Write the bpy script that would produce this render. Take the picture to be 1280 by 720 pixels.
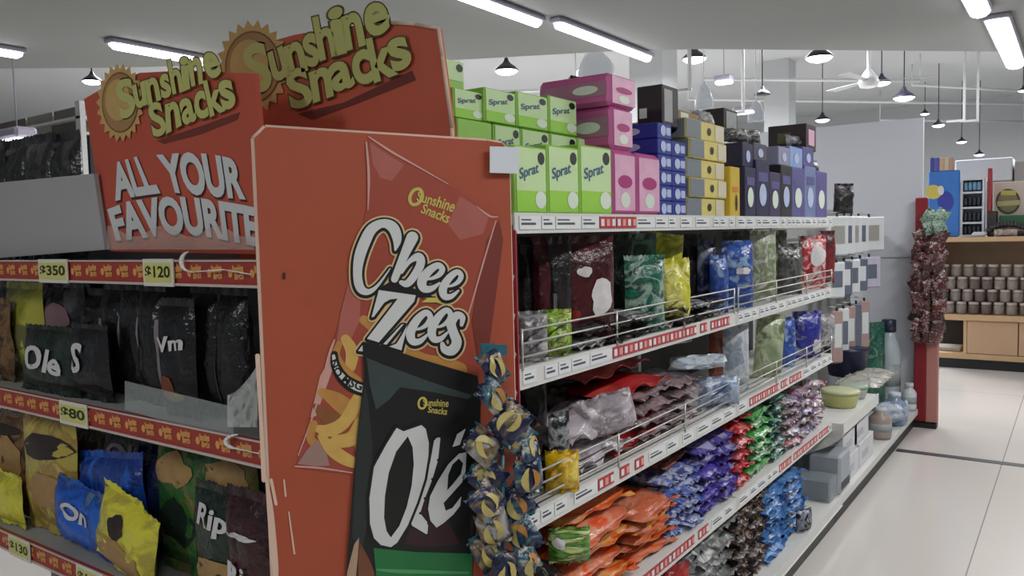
import bpy, math, random
from mathutils import Vector, Matrix, noise
from mathutils.geometry import tessellate_polygon
random.seed(7)
scene = bpy.context.scene
COL = scene.collection
for o in list(bpy.data.objects): bpy.data.objects.remove(o)

# ------------------------------------------------------------------ camera
FPX = 1000.0
CAM = Vector((0.955, 0.0, 1.5))
PITCH, ROLL, YAW = math.radians(3.80809), math.radians(-1.3505), math.radians(35.3915)
FW = Vector((-math.sin(YAW)*math.cos(PITCH), math.cos(YAW)*math.cos(PITCH), -math.sin(PITCH)))
R0 = Vector((math.cos(YAW), math.sin(YAW), 0)); U0 = R0.cross(FW)
RT = math.cos(ROLL)*R0 + math.sin(ROLL)*U0
UP = -math.sin(ROLL)*R0 + math.cos(ROLL)*U0
cam = bpy.data.cameras.new('camera'); cam.sensor_width = 36; cam.lens = FPX/1280*36
cam.clip_start = 0.05; cam.clip_end = 200
camo = bpy.data.objects.new('camera', cam); COL.objects.link(camo)
m = Matrix((RT, UP, -FW)).transposed().to_4x4(); m.translation = CAM
camo.matrix_world = m
scene.camera = camo
# ------------------------------------------------------------------ view
scene.view_settings.view_transform = 'Standard'
scene.view_settings.look = 'None'
scene.view_settings.gamma = 1
scene.view_settings.exposure = 0.56
scene.view_settings.use_curve_mapping = False
# ------------------------------------------------------------------ world
w = bpy.data.worlds.new('world'); scene.world = w; w.use_nodes = True
w.node_tree.nodes['Background'].inputs[0].default_value = (0.80, 0.90, 1.0, 1)
w.node_tree.nodes['Background'].inputs[1].default_value = 0.13

def area_light(loc, sx, sy, power, col=(1, .98, .97), rot=(0, 0, 0), name='lamp_or_fill_light'):
    l = bpy.data.lights.new(name, 'AREA'); l.shape = 'RECTANGLE'; l.size = sx; l.size_y = sy
    l.energy = power; l.color = col
    o = bpy.data.objects.new(name, l); o.location = loc; o.rotation_euler = rot; COL.objects.link(o)
    return o
# tubes assumed over the aisle and behind the camera, added as unseen fill
for x, y, p in ((1.6, -1.0, 26), (1.7, 1.6, 24), (-1.2, -1.6, 26), (1.7, 4.4, 40)):
    area_light((x, y, 2.8), .12, 1.4, p)
area_light((-1.86, 5.15, 2.80), .10, 1.3, 14)  # this and the next three sit at the modelled tube lamps
area_light((-1.92, 3.75, 2.80), .10, 1.3, 14)
area_light((-4.4, 3.3, 2.80), .10, .8, 12)
area_light((.46, 7.2, 2.80), .10, 1.8, 9)
for x, y in ((-2, 11), (1.5, 12), (-6, 9), (-6, 15), (0, 18), (-12, 10), (-14, 16), (-9, 6)):  # added hall fill, set apart from the pendant lamps
    area_light((x, y, 3.9), 1.6, 1.6, 170, (.94, .97, 1))

# ------------------------------------------------------------------ pixel -> world
def ray(x, y): return FW + RT*((x-640)/FPX) - UP*((y-360)/FPX)
def onx(x, y, X): d = ray(x, y); return CAM + d*((X-CAM.x)/d.x)
def ony(x, y, Y): d = ray(x, y); return CAM + d*((Y-CAM.y)/d.y)
def onz(x, y, Z): d = ray(x, y); return CAM + d*((Z-CAM.z)/d.z)
def onp(x, y, P, n): d = ray(x, y); return CAM + d*((P-CAM).dot(n)/d.dot(n))
def ond(x, y, dep): return CAM + ray(x, y)*dep
def proj(P):
    d = P-CAM; z = d.dot(FW); return (640+FPX*d.dot(RT)/z, 360-FPX*d.dot(UP)/z, z)

# ------------------------------------------------------------------ materials
def lin(c):
    def f(v):
        v /= 255.0
        return v/12.92 if v <= .04045 else ((v+.055)/1.055)**2.4
    return (f(c[0]), f(c[1]), f(c[2]), 1)
MC = {}
def mat(name, col, rough=.6, metal=0, var=.0, scale=8, bump=0, bscale=30, alpha=1, spec=.5, emit=None, estr=0, trans=0):
    key = (name, col, rough, metal)
    if key in MC: return MC[key]
    m = bpy.data.materials.new(name); m.use_nodes = True; N = m.node_tree.nodes; L = m.node_tree.links
    b = N['Principled BSDF']; b.inputs['Roughness'].default_value = rough; b.inputs['Metallic'].default_value = metal
    b.inputs['Specular IOR Level'].default_value = spec
    b.inputs['Alpha'].default_value = alpha
    b.inputs['Transmission Weight'].default_value = trans
    c = lin(col); tc = N.new('ShaderNodeTexCoord')
    n = N.new('ShaderNodeTexNoise'); n.inputs['Scale'].default_value = scale; n.inputs['Detail'].default_value = 4
    L.new(tc.outputs['Object'], n.inputs['Vector'])
    mx = N.new('ShaderNodeMix'); mx.data_type = 'RGBA'
    v = var if var else .04
    mx.inputs[6].default_value = (c[0]*(1-v), c[1]*(1-v), c[2]*(1-v), 1)
    mx.inputs[7].default_value = (min(1, c[0]*(1+v)), min(1, c[1]*(1+v)), min(1, c[2]*(1+v)), 1)
    L.new(n.outputs['Fac'], mx.inputs[0]); L.new(mx.outputs[2], b.inputs['Base Color'])
    if bump:
        n2 = N.new('ShaderNodeTexNoise'); n2.inputs['Scale'].default_value = bscale
        L.new(tc.outputs['Object'], n2.inputs['Vector'])
        bp = N.new('ShaderNodeBump'); bp.inputs['Strength'].default_value = bump; bp.inputs['Distance'].default_value = .01
        L.new(n2.outputs['Fac'], bp.inputs['Height']); L.new(bp.outputs['Normal'], b.inputs['Normal'])
    if emit:
        b.inputs['Emission Color'].default_value = lin(emit); b.inputs['Emission Strength'].default_value = estr
    MC[key] = m
    return m
def film(name, cols, scale=14, rough=.28, bump=.5, metal=0.0, stretch=(1, 1, 1)):
    """crinkled printed wrapper: patches of up to four colours"""
    key = (name, tuple(cols), scale)
    if key in MC: return MC[key]
    m = bpy.data.materials.new(name); m.use_nodes = True; N = m.node_tree.nodes; L = m.node_tree.links
    b = N['Principled BSDF']; b.inputs['Roughness'].default_value = rough; b.inputs['Metallic'].default_value = metal
    tc = N.new('ShaderNodeTexCoord'); oi = N.new('ShaderNodeObjectInfo')
    mp = N.new('ShaderNodeMapping'); mp.inputs['Scale'].default_value = stretch
    L.new(tc.outputs['Object'], mp.inputs['Vector'])
    ad = N.new('ShaderNodeVectorMath'); ad.operation = 'ADD'
    cx = N.new('ShaderNodeCombineXYZ'); mu = N.new('ShaderNodeMath'); mu.operation = 'MULTIPLY'; mu.inputs[1].default_value = 9
    L.new(oi.outputs['Random'], mu.inputs[0]); L.new(mu.outputs[0], cx.inputs[0]); L.new(mu.outputs[0], cx.inputs[2])
    L.new(mp.outputs[0], ad.inputs[0]); L.new(cx.outputs[0], ad.inputs[1])
    n = N.new('ShaderNodeTexNoise'); n.inputs['Scale'].default_value = scale; n.inputs['Detail'].default_value = 3.5
    n.inputs['Distortion'].default_value = 1.2
    L.new(ad.outputs[0], n.inputs['Vector'])
    cr = N.new('ShaderNodeValToRGB'); cr.color_ramp.interpolation = 'LINEAR'
    pos = {1: [0], 2: [.46, .56], 3: [.42, .52, .62], 4: [.38, .47, .55, .64]}[len(cols)]
    el = cr.color_ramp.elements
    while len(el) < len(cols): el.new(.5)
    while len(el) > len(cols): el.remove(el[-1])
    for e, p, c in zip(el, pos, cols): e.position = p; e.color = lin(c)
    L.new(n.outputs['Fac'], cr.inputs[0]); L.new(cr.outputs[0], b.inputs['Base Color'])
    n2 = N.new('ShaderNodeTexNoise'); n2.inputs['Scale'].default_value = 45; n2.inputs['Detail'].default_value = 3
    L.new(ad.outputs[0], n2.inputs['Vector'])
    bp = N.new('ShaderNodeBump'); bp.inputs['Strength'].default_value = bump; bp.inputs['Distance'].default_value = .012
    L.new(n2.outputs['Fac'], bp.inputs['Height']); L.new(bp.outputs['Normal'], b.inputs['Normal'])
    MC[key] = m
    return m
def clear(name='clear_plastic', alpha=.28, col=(205, 210, 212)):
    return mat(name, col, .18, 0, alpha=alpha, bump=.6, bscale=25)

# ------------------------------------------------------------------ mesh helpers
class MB:
    def __init__(s): s.v = []; s.f = []; s.mi = []; s.mats = []; s.sm = []
    def midx(s, m):
        if m not in s.mats: s.mats.append(m)
        return s.mats.index(m)
    def add(s, vs, fs, m, smooth=False):
        b = len(s.v); s.v += [tuple(v) for v in vs]; k = s.midx(m)
        for f in fs: s.f.append([b+i for i in f]); s.mi.append(k); s.sm.append(smooth)
        return s
    def box(s, x0, x1, y0, y1, z0, z1, m, bev=0):
        if bev:
            e = min(bev, (x1-x0)*.45, (y1-y0)*.45, (z1-z0)*.45)
            pts = []
            for cx, sx in ((x0, 1), (x1, -1)):
                for cy, sy in ((y0, 1), (y1, -1)):
                    for cz, sz in ((z0, 1), (z1, -1)):
                        pts += [(cx, cy+sy*e, cz+sz*e), (cx+sx*e, cy, cz+sz*e), (cx+sx*e, cy+sy*e, cz)]
            import bmesh
            bm = bmesh.new(); vv = [bm.verts.new(p) for p in pts]
            r = bmesh.ops.convex_hull(bm, input=vv)
            bmesh.ops.dissolve_limit(bm, angle_limit=.01, verts=bm.verts[:], edges=bm.edges[:])
            bm.verts.index_update()
            s.add([v.co[:] for v in bm.verts], [[v.index for v in f.verts] for f in bm.faces], m); bm.free()
            return s
        v = [(x0, y0, z0), (x1, y0, z0), (x1, y1, z0), (x0, y1, z0), (x0, y0, z1), (x1, y0, z1), (x1, y1, z1), (x0, y1, z1)]
        s.add(v, [(0, 3, 2, 1), (4, 5, 6, 7), (0, 1, 5, 4), (1, 2, 6, 5), (2, 3, 7, 6), (3, 0, 4, 7)], m)
        return s
    def tube(s, a, b, r, m, n=10, r2=None):
        a = Vector(a); b = Vector(b); d = (b-a).normalized(); r2 = r if r2 is None else r2
        t = Vector((0, 0, 1)) if abs(d.z) < .9 else Vector((1, 0, 0)); u = d.cross(t).normalized(); w_ = d.cross(u)
        vs = []
        for p, rr in ((a, r), (b, r2)):
            for i in range(n): an = 2*math.pi*i/n; vs.append(p+u*rr*math.cos(an)+w_*rr*math.sin(an))
        fs = [(i, (i+1) % n, n+(i+1) % n, n+i) for i in range(n)]+[tuple(range(n))[::-1], tuple(range(n, 2*n))]
        return s.add(vs, fs, m, True)
    def path(s, pts, r, m, n=8):
        for a, b in zip(pts, pts[1:]): s.tube(a, b, r, m, n)
        return s
    def lathe(s, prof, m, c=(0, 0, 0), n=20):
        vs = []; k = len(prof)
        for r, z in prof:
            for i in range(n): an = 2*math.pi*i/n; vs.append((c[0]+r*math.cos(an), c[1]+r*math.sin(an), c[2]+z))
        fs = [(j*n+i, j*n+(i+1) % n, (j+1)*n+(i+1) % n, (j+1)*n+i) for j in range(k-1) for i in range(n)]
        fs += [tuple(range(n))[::-1], tuple(range((k-1)*n, k*n))]
        return s.add(vs, fs, m, True)
    def slab(s, pts, off, m):
        """flat polygon with thickness given by vector off"""
        pts = [Vector(p) for p in pts]; off = Vector(off); n = len(pts)
        tri = tessellate_polygon([pts])
        vs = pts+[p+off for p in pts]
        fs = [tuple(t) for t in tri]+[tuple(n+i for i in t)[::-1] for t in tri]+[(i, (i+1) % n, n+(i+1) % n, n+i) for i in range(n)]
        return s.add(vs, fs, m)
    def build(s, name, parent=None, loc=None):
        me = bpy.data.meshes.new(name)
        base = Vector(loc) if loc is not None else Vector((0, 0, 0))
        if parent is not None and loc is None: base = parent_world(parent)
        me.from_pydata([tuple(Vector(v)-base) for v in s.v], [], s.f)
        for mm in s.mats: me.materials.append(mm)
        for p, k, q in zip(me.polygons, s.mi, s.sm): p.material_index = k; p.use_smooth = q
        import bmesh
        bm = bmesh.new(); bm.from_mesh(me); bmesh.ops.recalc_face_normals(bm, faces=bm.faces); bm.to_mesh(me); bm.free()
        me.update()
        o = bpy.data.objects.new(name, me); COL.objects.link(o)
        if parent is not None: o.parent = parent
        else: o.location = base
        return o
def parent_world(p):
    v = Vector((0, 0, 0))
    while p: v += p.location; p = p.parent
    return v
LABELS = {}
def tag(o, label, cat, group=None, kind=None):
    if group is None and label in LABELS: print('DUPLICATE LABEL', label)
    LABELS[label] = 1
    o['label'] = label; o['category'] = cat
    if group: o['group'] = group
    if kind: o['kind'] = kind
    return o
def thing(name, label, cat, loc, rotz=0, group=None):
    o = bpy.data.objects.new(name, None); o.empty_display_size = .05; COL.objects.link(o)
    o.location = loc; o.rotation_euler = (0, 0, rotz)
    return tag(o, label, cat, group)
def struct(o): o['kind'] = 'structure'; return o
def dup(root, loc, rot=None, scale=None, label=None, group=None):
    r = root.copy(); COL.objects.link(r); r.location = loc
    if rot is not None: r.rotation_euler = rot
    if scale is not None: r.scale = scale
    if label: r['label'] = label; LABELS[label] = 1
    if group: r['group'] = group
    for ch in list(root.children):
        c = ch.copy(); COL.objects.link(c); c.parent = r
        for g in ch.children:
            d = g.copy(); COL.objects.link(d); d.parent = c
    return r
ORD = ['first', 'second', 'third', 'fourth', 'fifth', 'sixth', 'seventh', 'eighth', 'ninth', 'tenth', 'eleventh', 'twelfth', 'thirteenth', 'fourteenth', 'fifteenth']

# ------------------------------------------------------------------ flat lettering
GC = {}
def glyphs(txt, off):
    key = (txt, round(off, 4))
    if key in GC: return GC[key]
    cu = bpy.data.curves.new('t', 'FONT'); cu.body = txt; cu.size = 1; cu.offset = off; cu.resolution_u = 4
    ob = bpy.data.objects.new('t', cu); COL.objects.link(ob)
    dg = bpy.context.evaluated_depsgraph_get(); dg.update()
    me = bpy.data.meshes.new_from_object(ob.evaluated_get(dg))
    r = ([v.co.copy() for v in me.vertices], [tuple(p.vertices) for p in me.polygons])
    bpy.data.objects.remove(ob); bpy.data.curves.remove(cu); bpy.data.meshes.remove(me)
    GC[key] = r
    return r
def lerp_poly(pl, u):
    """pl list of points, parameter by chord length, extrapolating"""
    ds = [0]
    for a, b in zip(pl, pl[1:]): ds.append(ds[-1]+math.hypot(b[0]-a[0], b[1]-a[1]))
    t = u*ds[-1]; k = 0
    while k < len(pl)-2 and t > ds[k+1]: k += 1
    q = (t-ds[k])/(ds[k+1]-ds[k])
    return (pl[k][0]+(pl[k+1][0]-pl[k][0])*q, pl[k][1]+(pl[k+1][1]-pl[k][1])*q)
def text_to(mb, txt, top, bot, unp, layers, exact=True):
    """write txt between two pixel polylines; unp(px,py,lift)->world; layers=[(offset,mat,lift)]"""
    v0, _ = glyphs(txt, 0)
    x0 = min(v.x for v in v0); x1 = max(v.x for v in v0)
    y0, y1 = (min(v.y for v in v0), max(v.y for v in v0)) if exact else (0, .72)
    for off, m_, lift in layers:
        vs, fs = glyphs(txt, off); out = []
        for v in vs:
            u = (v.x-x0)/(x1-x0); t = (v.y-y0)/(y1-y0)
            a = lerp_poly(bot, u); b = lerp_poly(top, u)
            out.append(unp(a[0]+(b[0]-a[0])*t, a[1]+(b[1]-a[1])*t, lift))
        mb.add(out, fs, m_)
def poly_to(mb, pts, unp, m_, lift, hole=None):
    loops = [[Vector((p[0], p[1], 0)) for p in pts]]
    if hole: loops.append([Vector((p[0], p[1], 0)) for p in hole])
    allp = [p for l in loops for p in l]
    tri = tessellate_polygon(loops)
    mb.add([unp(p.x, p.y, lift) for p in allp], [tuple(t) for t in tri], m_)
def smooth_path(pts, k=5):
    out = []
    n = len(pts)
    for i in range(n-1):
        p0 = pts[max(i-1, 0)]; p1 = pts[i]; p2 = pts[i+1]; p3 = pts[min(i+2, n-1)]
        for j in range(k):
            t = j/k
            out.append(tuple(.5*((2*b)+(-a+c)*t+(2*a-5*b+4*c-d)*t*t+(-a+3*b-3*c+d)*t**3) for a, b, c, d in zip(p0, p1, p2, p3)))
    out.append(pts[-1])
    return out
KL = [0]
def stroke_to(mb, pts, unp0, m_, lift, grow=0, sm=True, dx=0, dy=0):
    def unp(a, b, l):          # each piece of a stroke lies a hair above the one before
        return unp0(a, b, l+KL[0]*4e-6)
    if sm: pts = smooth_path(pts)
    def bump(): KL[0] = (KL[0]+1) % 149
    for (x, y, r) in pts:
        r = max(r, .3)+grow; bump()
        c = [(x+dx+r*math.cos(2*math.pi*i/12), y+dy+r*math.sin(2*math.pi*i/12)) for i in range(12)]
        mb.add([unp(a, b, lift) for a, b in c], [tuple(range(12))], m_)
    for (x, y, r), (X, Y, R_) in zip(pts, pts[1:]):
        r = max(r, .3)+grow; R_ = max(R_, .3)+grow
        d = math.hypot(X-x, Y-y)
        if d < 1e-4: continue
        bump()
        nx, ny = -(Y-y)/d, (X-x)/d
        q = [(x+nx*r, y+ny*r), (X+nx*R_, Y+ny*R_), (X-nx*R_, Y-ny*R_), (x-nx*r, y-ny*r)]
        mb.add([unp(a+dx, b+dy, lift) for a, b in q], [(0, 1, 2, 3)], m_)

# ------------------------------------------------------------------ wrappers / boxes
def pouch_mb(w_, h, d, m_, ms=None, seed=0, lying=False, nu=12, nv=14, label=None, wr=1.0):
    """pillow bag standing on z=0, front towards -Y. returns dict of MBs"""
    rnd = random.Random(seed); ph = rnd.uniform(0, 9)
    sh = .075*h
    def T(x, y, z): return (x, z-h/2, y*-1) if lying else (x, y, z)
    def surf(u, v, side, lift=0):
        e = max(0, 1-abs(2*u-1)**2.6)**.6 * max(0, 1-abs(2*v-1)**3.0)**.75
        nz = noise.noise(Vector((u*5+ph, v*5+side*3, ph)))*.22*wr + noise.noise(Vector((u*11+ph, v*4, ph+5)))*.12*wr
        th = d/2*e*(1+nz)
        ww = w_*(1-.07*e*(1-abs(2*v-1)))
        x = (u-.5)*ww
        z = sh+v*(h-2*sh)
        y = side*(th+lift) + noise.noise(Vector((u*2+ph, v*2, 7)))*.05*w_*wr
        return (x, y, z)
    body = MB()
    for side in (-1, 1):
        vs = [T(*surf(i/nu, j/nv, side)) for j in range(nv+1) for i in range(nu+1)]
        fs = [(j*(nu+1)+i, j*(nu+1)+i+1, (j+1)*(nu+1)+i+1, (j+1)*(nu+1)+i) for j in range(nv) for i in range(nu)]
        body.add(vs, fs, m_, True)
    out = {'body': body}
    for nm, v in (('bottom_seal', 0), ('top_seal', 1)):
        sb = MB(); n = nu*2; vs = []
        for i in range(n+1):
            u = i/n; x, y, z = surf(u, v, -1)
            zt = (0 if v == 0 else h) + (1 if v == 0 else -1)*(.004 if i % 2 else 0)*min(1, h/.2)
            yw = y+.004*math.sin(u*17+ph)*wr
            vs += [T(x, y, z), T(x, yw, zt), T(x, y+.0015, z), T(x, yw+.0015, zt)]
        fs = []
        for i in range(n):
            a = 4*i; b = a+4
            fs += [(a, b, b+1, a+1), (a+2, a+3, b+3, b+2), (a+1, b+1, b+3, a+3)]
        sb.add(vs, fs, ms or m_, False); out[nm] = sb
    if label:
        for (nm, u0, v0, u1, v1, lm) in label:
            lb = MB(); k = 8
            vs = []
            for j in range(k+1):
                for i in range(k+1):
                    a = u0+(u1-u0)*i/k; b = v0+(v1-v0)*j/k
                    vs.append(T(*surf(a, b, -1, .002)))
            if 'seam' not in nm:   # irregular round print
                cu, cv = (u0+u1)/2, (v0+v1)/2; vs = [T(*surf(cu, cv, -1, .0025))]
                for rr in (.5, 1):
                    for i in range(16): an = 2*math.pi*i/16; q = rr*(1.05+.45*noise.noise(Vector((math.cos(an)*1.3+ph, math.sin(an)*1.3, cu*9)))); vs.append(T(*surf(cu+(u1-u0)/2*q*math.cos(an), cv+(v1-v0)/2*q*math.sin(an), -1, .0025)))
                fs = [(0, 1+i, 1+(i+1) % 16) for i in range(16)]+[(1+i, 17+i, 17+(i+1) % 16, 1+(i+1) % 16) for i in range(16)]
                lb.add(vs, fs, lm, True)
            else:
                fs = [(j*(k+1)+i, j*(k+1)+i+1, (j+1)*(k+1)+i+1, (j+1)*(k+1)+i) for j in range(k) for i in range(k)]
                lb.add(vs, fs, lm, True)
            out[nm] = lb
    out['_surf'] = surf
    return out
def text_on_pouch(p, txt, u0, u1, v0, v1, m_, slant=0, off=.03):
    surf = p['_surf']; vs, fs = glyphs(txt, off); x0 = min(v.x for v in vs); x1 = max(v.x for v in vs); y0 = min(v.y for v in vs); y1 = max(v.y for v in vs)
    lb = MB(); out = []
    for v in vs:
        a = (v.x-x0)/(x1-x0); b = (v.y-y0)/(y1-y0)
        out.append(surf(u0+(u1-u0)*a, v0+(v1-v0)*b+slant*a, -1, .005))
    lb.add(out, fs, m_); p['printed_lettering'] = lb
def pouch(name, label, cat, loc, rotz, w_, h, d, m_, ms=None, seed=0, lab=None, group=None, txt=None, tilt=0, roll=0, wr=1.0):
    r = thing(name, label, cat, loc, rotz, group)
    r.rotation_euler = (tilt, roll, rotz)
    p = pouch_mb(w_, h, d, m_, ms, seed, label=lab, wr=wr)
    if txt: text_on_pouch(p, *txt)
    for k, mb in p.items():
        if k.startswith('_'): continue
        o = mb.build(k if k != 'body' else 'bag_body', None, (0, 0, 0)); o.parent = r
    return r
def face_bag(name, label, cat, px0, px1, ptop, pbot, X, phi, m_, ms=None, z0=None, d=.05, group=None, lab=None, txt=None, tilt=0, roll=0, wr=1.0, seed=None):
    """bag on the aisle shelves, front turned phi degrees from the aisle towards the viewer"""
    c = onx((px0+px1)/2, pbot, X); zt = onx((px0+px1)/2, ptop, X).z
    z = c.z if z0 is None else z0
    for sz in (1.545, 1.20, .868, .52):
        if z < sz-.03: cap = sz-.05
    if z < 1.5: zt = min(zt, cap)
    th = math.radians(90-phi)
    wv = Vector((math.cos(th), math.sin(th), 0))
    a = proj(Vector((c.x, c.y, (z+zt)/2))-wv*.05)[0]; b = proj(Vector((c.x, c.y, (z+zt)/2))+wv*.05)[0]
    w_ = .1*(px1-px0)/abs(b-a)
    return pouch(name, label, cat, (c.x, c.y, z), th, w_, max(.03, zt-z), d, m_, ms, seed if seed is not None else int(px0*7+ptop), lab, group, txt, tilt, roll, wr)
def left_bag(name, label, cat, px0, px1, ptop, pbot, Y, m_, ms=None, z0=None, d=.06, lab=None, txt=None, tilt=0, roll=0, rz=0, wr=1.0):
    a = ony(px0, (ptop+pbot)/2, Y); b = ony(px1, (ptop+pbot)/2, Y); c = ony((px0+px1)/2, pbot, Y)
    z = c.z if z0 is None else z0; zt = ony((px0+px1)/2, ptop, Y).z
    if z < 1.4: zt = min(zt, 1.395 if z > 1 else 1.0)
    return pouch(name, label, cat, (c.x, Y, z), rz, (b.x-a.x), zt-z, d, m_, ms, int(px0*3+ptop), lab, None, txt, tilt, roll, wr)
def carton(name, label, cat, x0, x1, y0, y1, z0, z1, m_, prints=(), group=None, bev=.003):
    """box goods; prints = [(part name, face, u0,v0,u1,v1, mat)] with face 'x' (aisle side) or 'y' (near side); or text tuples"""
    r = thing(name, label, cat, ((x0+x1)/2, (y0+y1)/2, z0), 0, group)
    MB().box(x0, x1, y0, y1, z0, z1, m_, bev).build('carton_body', r)
    e = .0012
    for pr_ in prints:
        nm, face, u0, v0, u1, v1, pm = pr_[:7]; mb = MB()
        def P(u, v, lift=0):
            if face == 'x': return (x1+e+lift, y0+(y1-y0)*u, z0+(z1-z0)*v)
            return (x0+(x1-x0)*u, y0-e-lift, z0+(z1-z0)*v)
        if len(pr_) > 7 and pr_[7] == 'o':
            cu, cv = (u0+u1)/2, (v0+v1)/2
            mb.add([P(cu+(u1-u0)/2*math.cos(a*math.pi/8), cv+(v1-v0)/2*math.sin(a*math.pi/8), .0008) for a in range(16)], [tuple(range(16))], pm)
        elif len(pr_) > 7:
            vs, fs = glyphs(pr_[7], .02); gx0 = min(v.x for v in vs); gx1 = max(v.x for v in vs); gy0 = min(v.y for v in vs); gy1 = max(v.y for v in vs)
            mb.add([P(u0+(u1-u0)*(v.x-gx0)/(gx1-gx0), v0+(v1-v0)*(v.y-gy0)/(gy1-gy0)+.12*(v.x-gx0)/(gx1-gx0), .0012) for v in vs], fs, pm)
        else:
            mb.add([P(u0, v0), P(u1, v0), P(u1, v1), P(u0, v1)], [(0, 1, 2, 3)], pm)
        mb.build(nm, r)
    return r
# ================================================================== SETTING
M_floor = bpy.data.materials.new('floor_tiles'); M_floor.use_nodes = True
def floor_mat(m):
    N = m.node_tree.nodes; L = m.node_tree.links; b = N['Principled BSDF']
    b.inputs['Roughness'].default_value = .16; b.inputs['Specular IOR Level'].default_value = .45
    tc = N.new('ShaderNodeTexCoord'); mp = N.new('ShaderNodeMapping'); mp.inputs['Location'].default_value = (-.585, -5.75, 0)
    L.new(tc.outputs['Object'], mp.inputs['Vector'])
    br = N.new('ShaderNodeTexBrick'); br.offset = 0; br.squash = 1
    br.inputs['Scale'].default_value = 1; br.inputs['Brick Width'].default_value = .8; br.inputs['Row Height'].default_value = 2.4
    br.inputs['Mortar Size'].default_value = .0028; br.inputs['Mortar Smooth'].default_value = 0
    br.inputs['Color1'].default_value = lin((208, 203, 198)); br.inputs['Color2'].default_value = lin((204, 200, 195)); br.inputs['Mortar'].default_value = lin((150, 144, 140))
    L.new(mp.outputs[0], br.inputs['Vector']); L.new(br.outputs['Color'], b.inputs['Base Color'])
floor_mat(M_floor)
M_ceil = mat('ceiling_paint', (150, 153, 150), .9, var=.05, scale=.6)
M_hall = mat('hall_ceiling_paint', (196, 198, 200), .9, var=.04, scale=.4)
M_wall = mat('hall_wall_paint', (190, 192, 194), .9, var=.03)
M_white = mat('white_panel', (190, 195, 203), .6, var=.03, scale=2)
M_whmetal = mat('white_metal', (214, 214, 212), .4, var=.05, scale=12)
M_dark = mat('black_plinth', (18, 16, 18), .5)
M_grout = mat('dark_floor_strip', (28, 26, 30), .5)

struct(MB().box(-24, 7, -5, 25, -.1, 0, M_floor).build('floor'))
struct(MB().box(-.02, 6.9, 5.74, 5.81, 0.0005, .003, M_grout).build('trim_1'))
# low slab over the near aisles; it ends in a slanting edge
edge = [(-8.5, 1.1), (-6.0, 2.92), (-5.4, 3.42), (-3.1, 5.07), (-2.06, 5.6), (-1.48, 6.0), (.60, 7.95), (7.0, 12.8), (7.0, -5.0), (-8.5, -5.0)]
struct(MB().slab([(x, y, 2.9) for x, y in edge], (0, 0, .25), M_ceil).build('ceiling'))
mb = MB()
for a, b in zip(edge[:7], edge[1:8]):
    mb.tube((a[0], a[1]+.03, 2.93), (b[0], b[1]+.03, 2.93), .022, mat('slab_trim', (225, 228, 230), .5), 6)
struct(mb.build('trim_2'))
struct(MB().box(-24, 7, -5, 25, 4.7, 4.8, M_hall).build('ceiling_hall'))
struct(MB().box(-24, 7, 24, 24.2, 0, 4.7, M_wall).build('wall_back'))
struct(MB().box(-24.2, -24, -5, 24, 0, 4.7, M_wall).build('wall_left'))
struct(MB().box(6.9, 7.1, -5, 25, 0, 4.7, M_wall).build('wall_right'))
# pale partition that closes the aisle shelves
struct(MB().box(-1.6, .0, 6.62, 6.66, 0, 2.29, M_white).box(-1.6, .002, 6.614, 6.622, 1.256, 1.262, mat('panel_seam', (120, 122, 126), .6)).build('wall_partition'))
# round duct / vault ribs under the hall ceiling
for k, (px, wd, dep) in enumerate(((818, 44, 12.5), (975, 30, 15.5))):
    c = ond(px, 200, dep); hw = wd*dep/2000
    struct(MB().box(c.x-hw, c.x+hw, c.y-hw, c.y+hw, 0, 4.7, M_wall).build('wall_column'))
# pipes hanging level under the hall ceiling
M_pipe = mat('conduit_white', (222, 224, 226), .5)
for k, (xa, ya, xb, yb, z) in enumerate(((880, 99, 1150, 101, 4.2), (860, 124, 1280, 130, 4.1), (1140, 106, 1280, 114, 4.3), (1100, 150, 1280, 152, 4.0), (575, 116, 720, 112, 4.0))):
    a = onz(xa, ya, z); b = onz(xb, yb, z)
    tag(MB().tube(a, b, .03, M_pipe, 6).tube(a, (a.x, a.y, 4.7), .012, M_pipe, 6).tube(b, (b.x, b.y, 4.7), .012, M_pipe, 6).build('ceiling_conduit', None, a),
        ['white pipe under the hall ceiling behind the dark pendant, highest of two', 'long white pipe crossing below the ceiling fan', 'white pipe at upper right under the hall ceiling beside the near tube lamp',
         'lowest white pipe at the right above the snack counter', 'white pipe behind the green cartons and below the left pendant'][k], 'pipe')
for k, (px, y0, y1, dep) in enumerate(((862, 62, 112, 8), (929, 82, 140, 10), (1205, 108, 150, 13), (1222, 115, 150, 13.5))):
    a = ond(px, y1, dep)
    tag(MB().tube(a, (a.x, a.y, 4.7), .022, M_pipe, 8).tube((a.x-.25, a.y, a.z), (a.x+.02, a.y, a.z), .02, M_pipe, 6).build('drop_pipe', None, a),
        ['white drop pipe with a short side arm beside the pendant over black cartons', 'white drop pipe above the second black carton', 'thin drop pipe at right nearer the white partition', 'thin drop pipe at the far right over the snack counter'][k], 'pipe')

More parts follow.
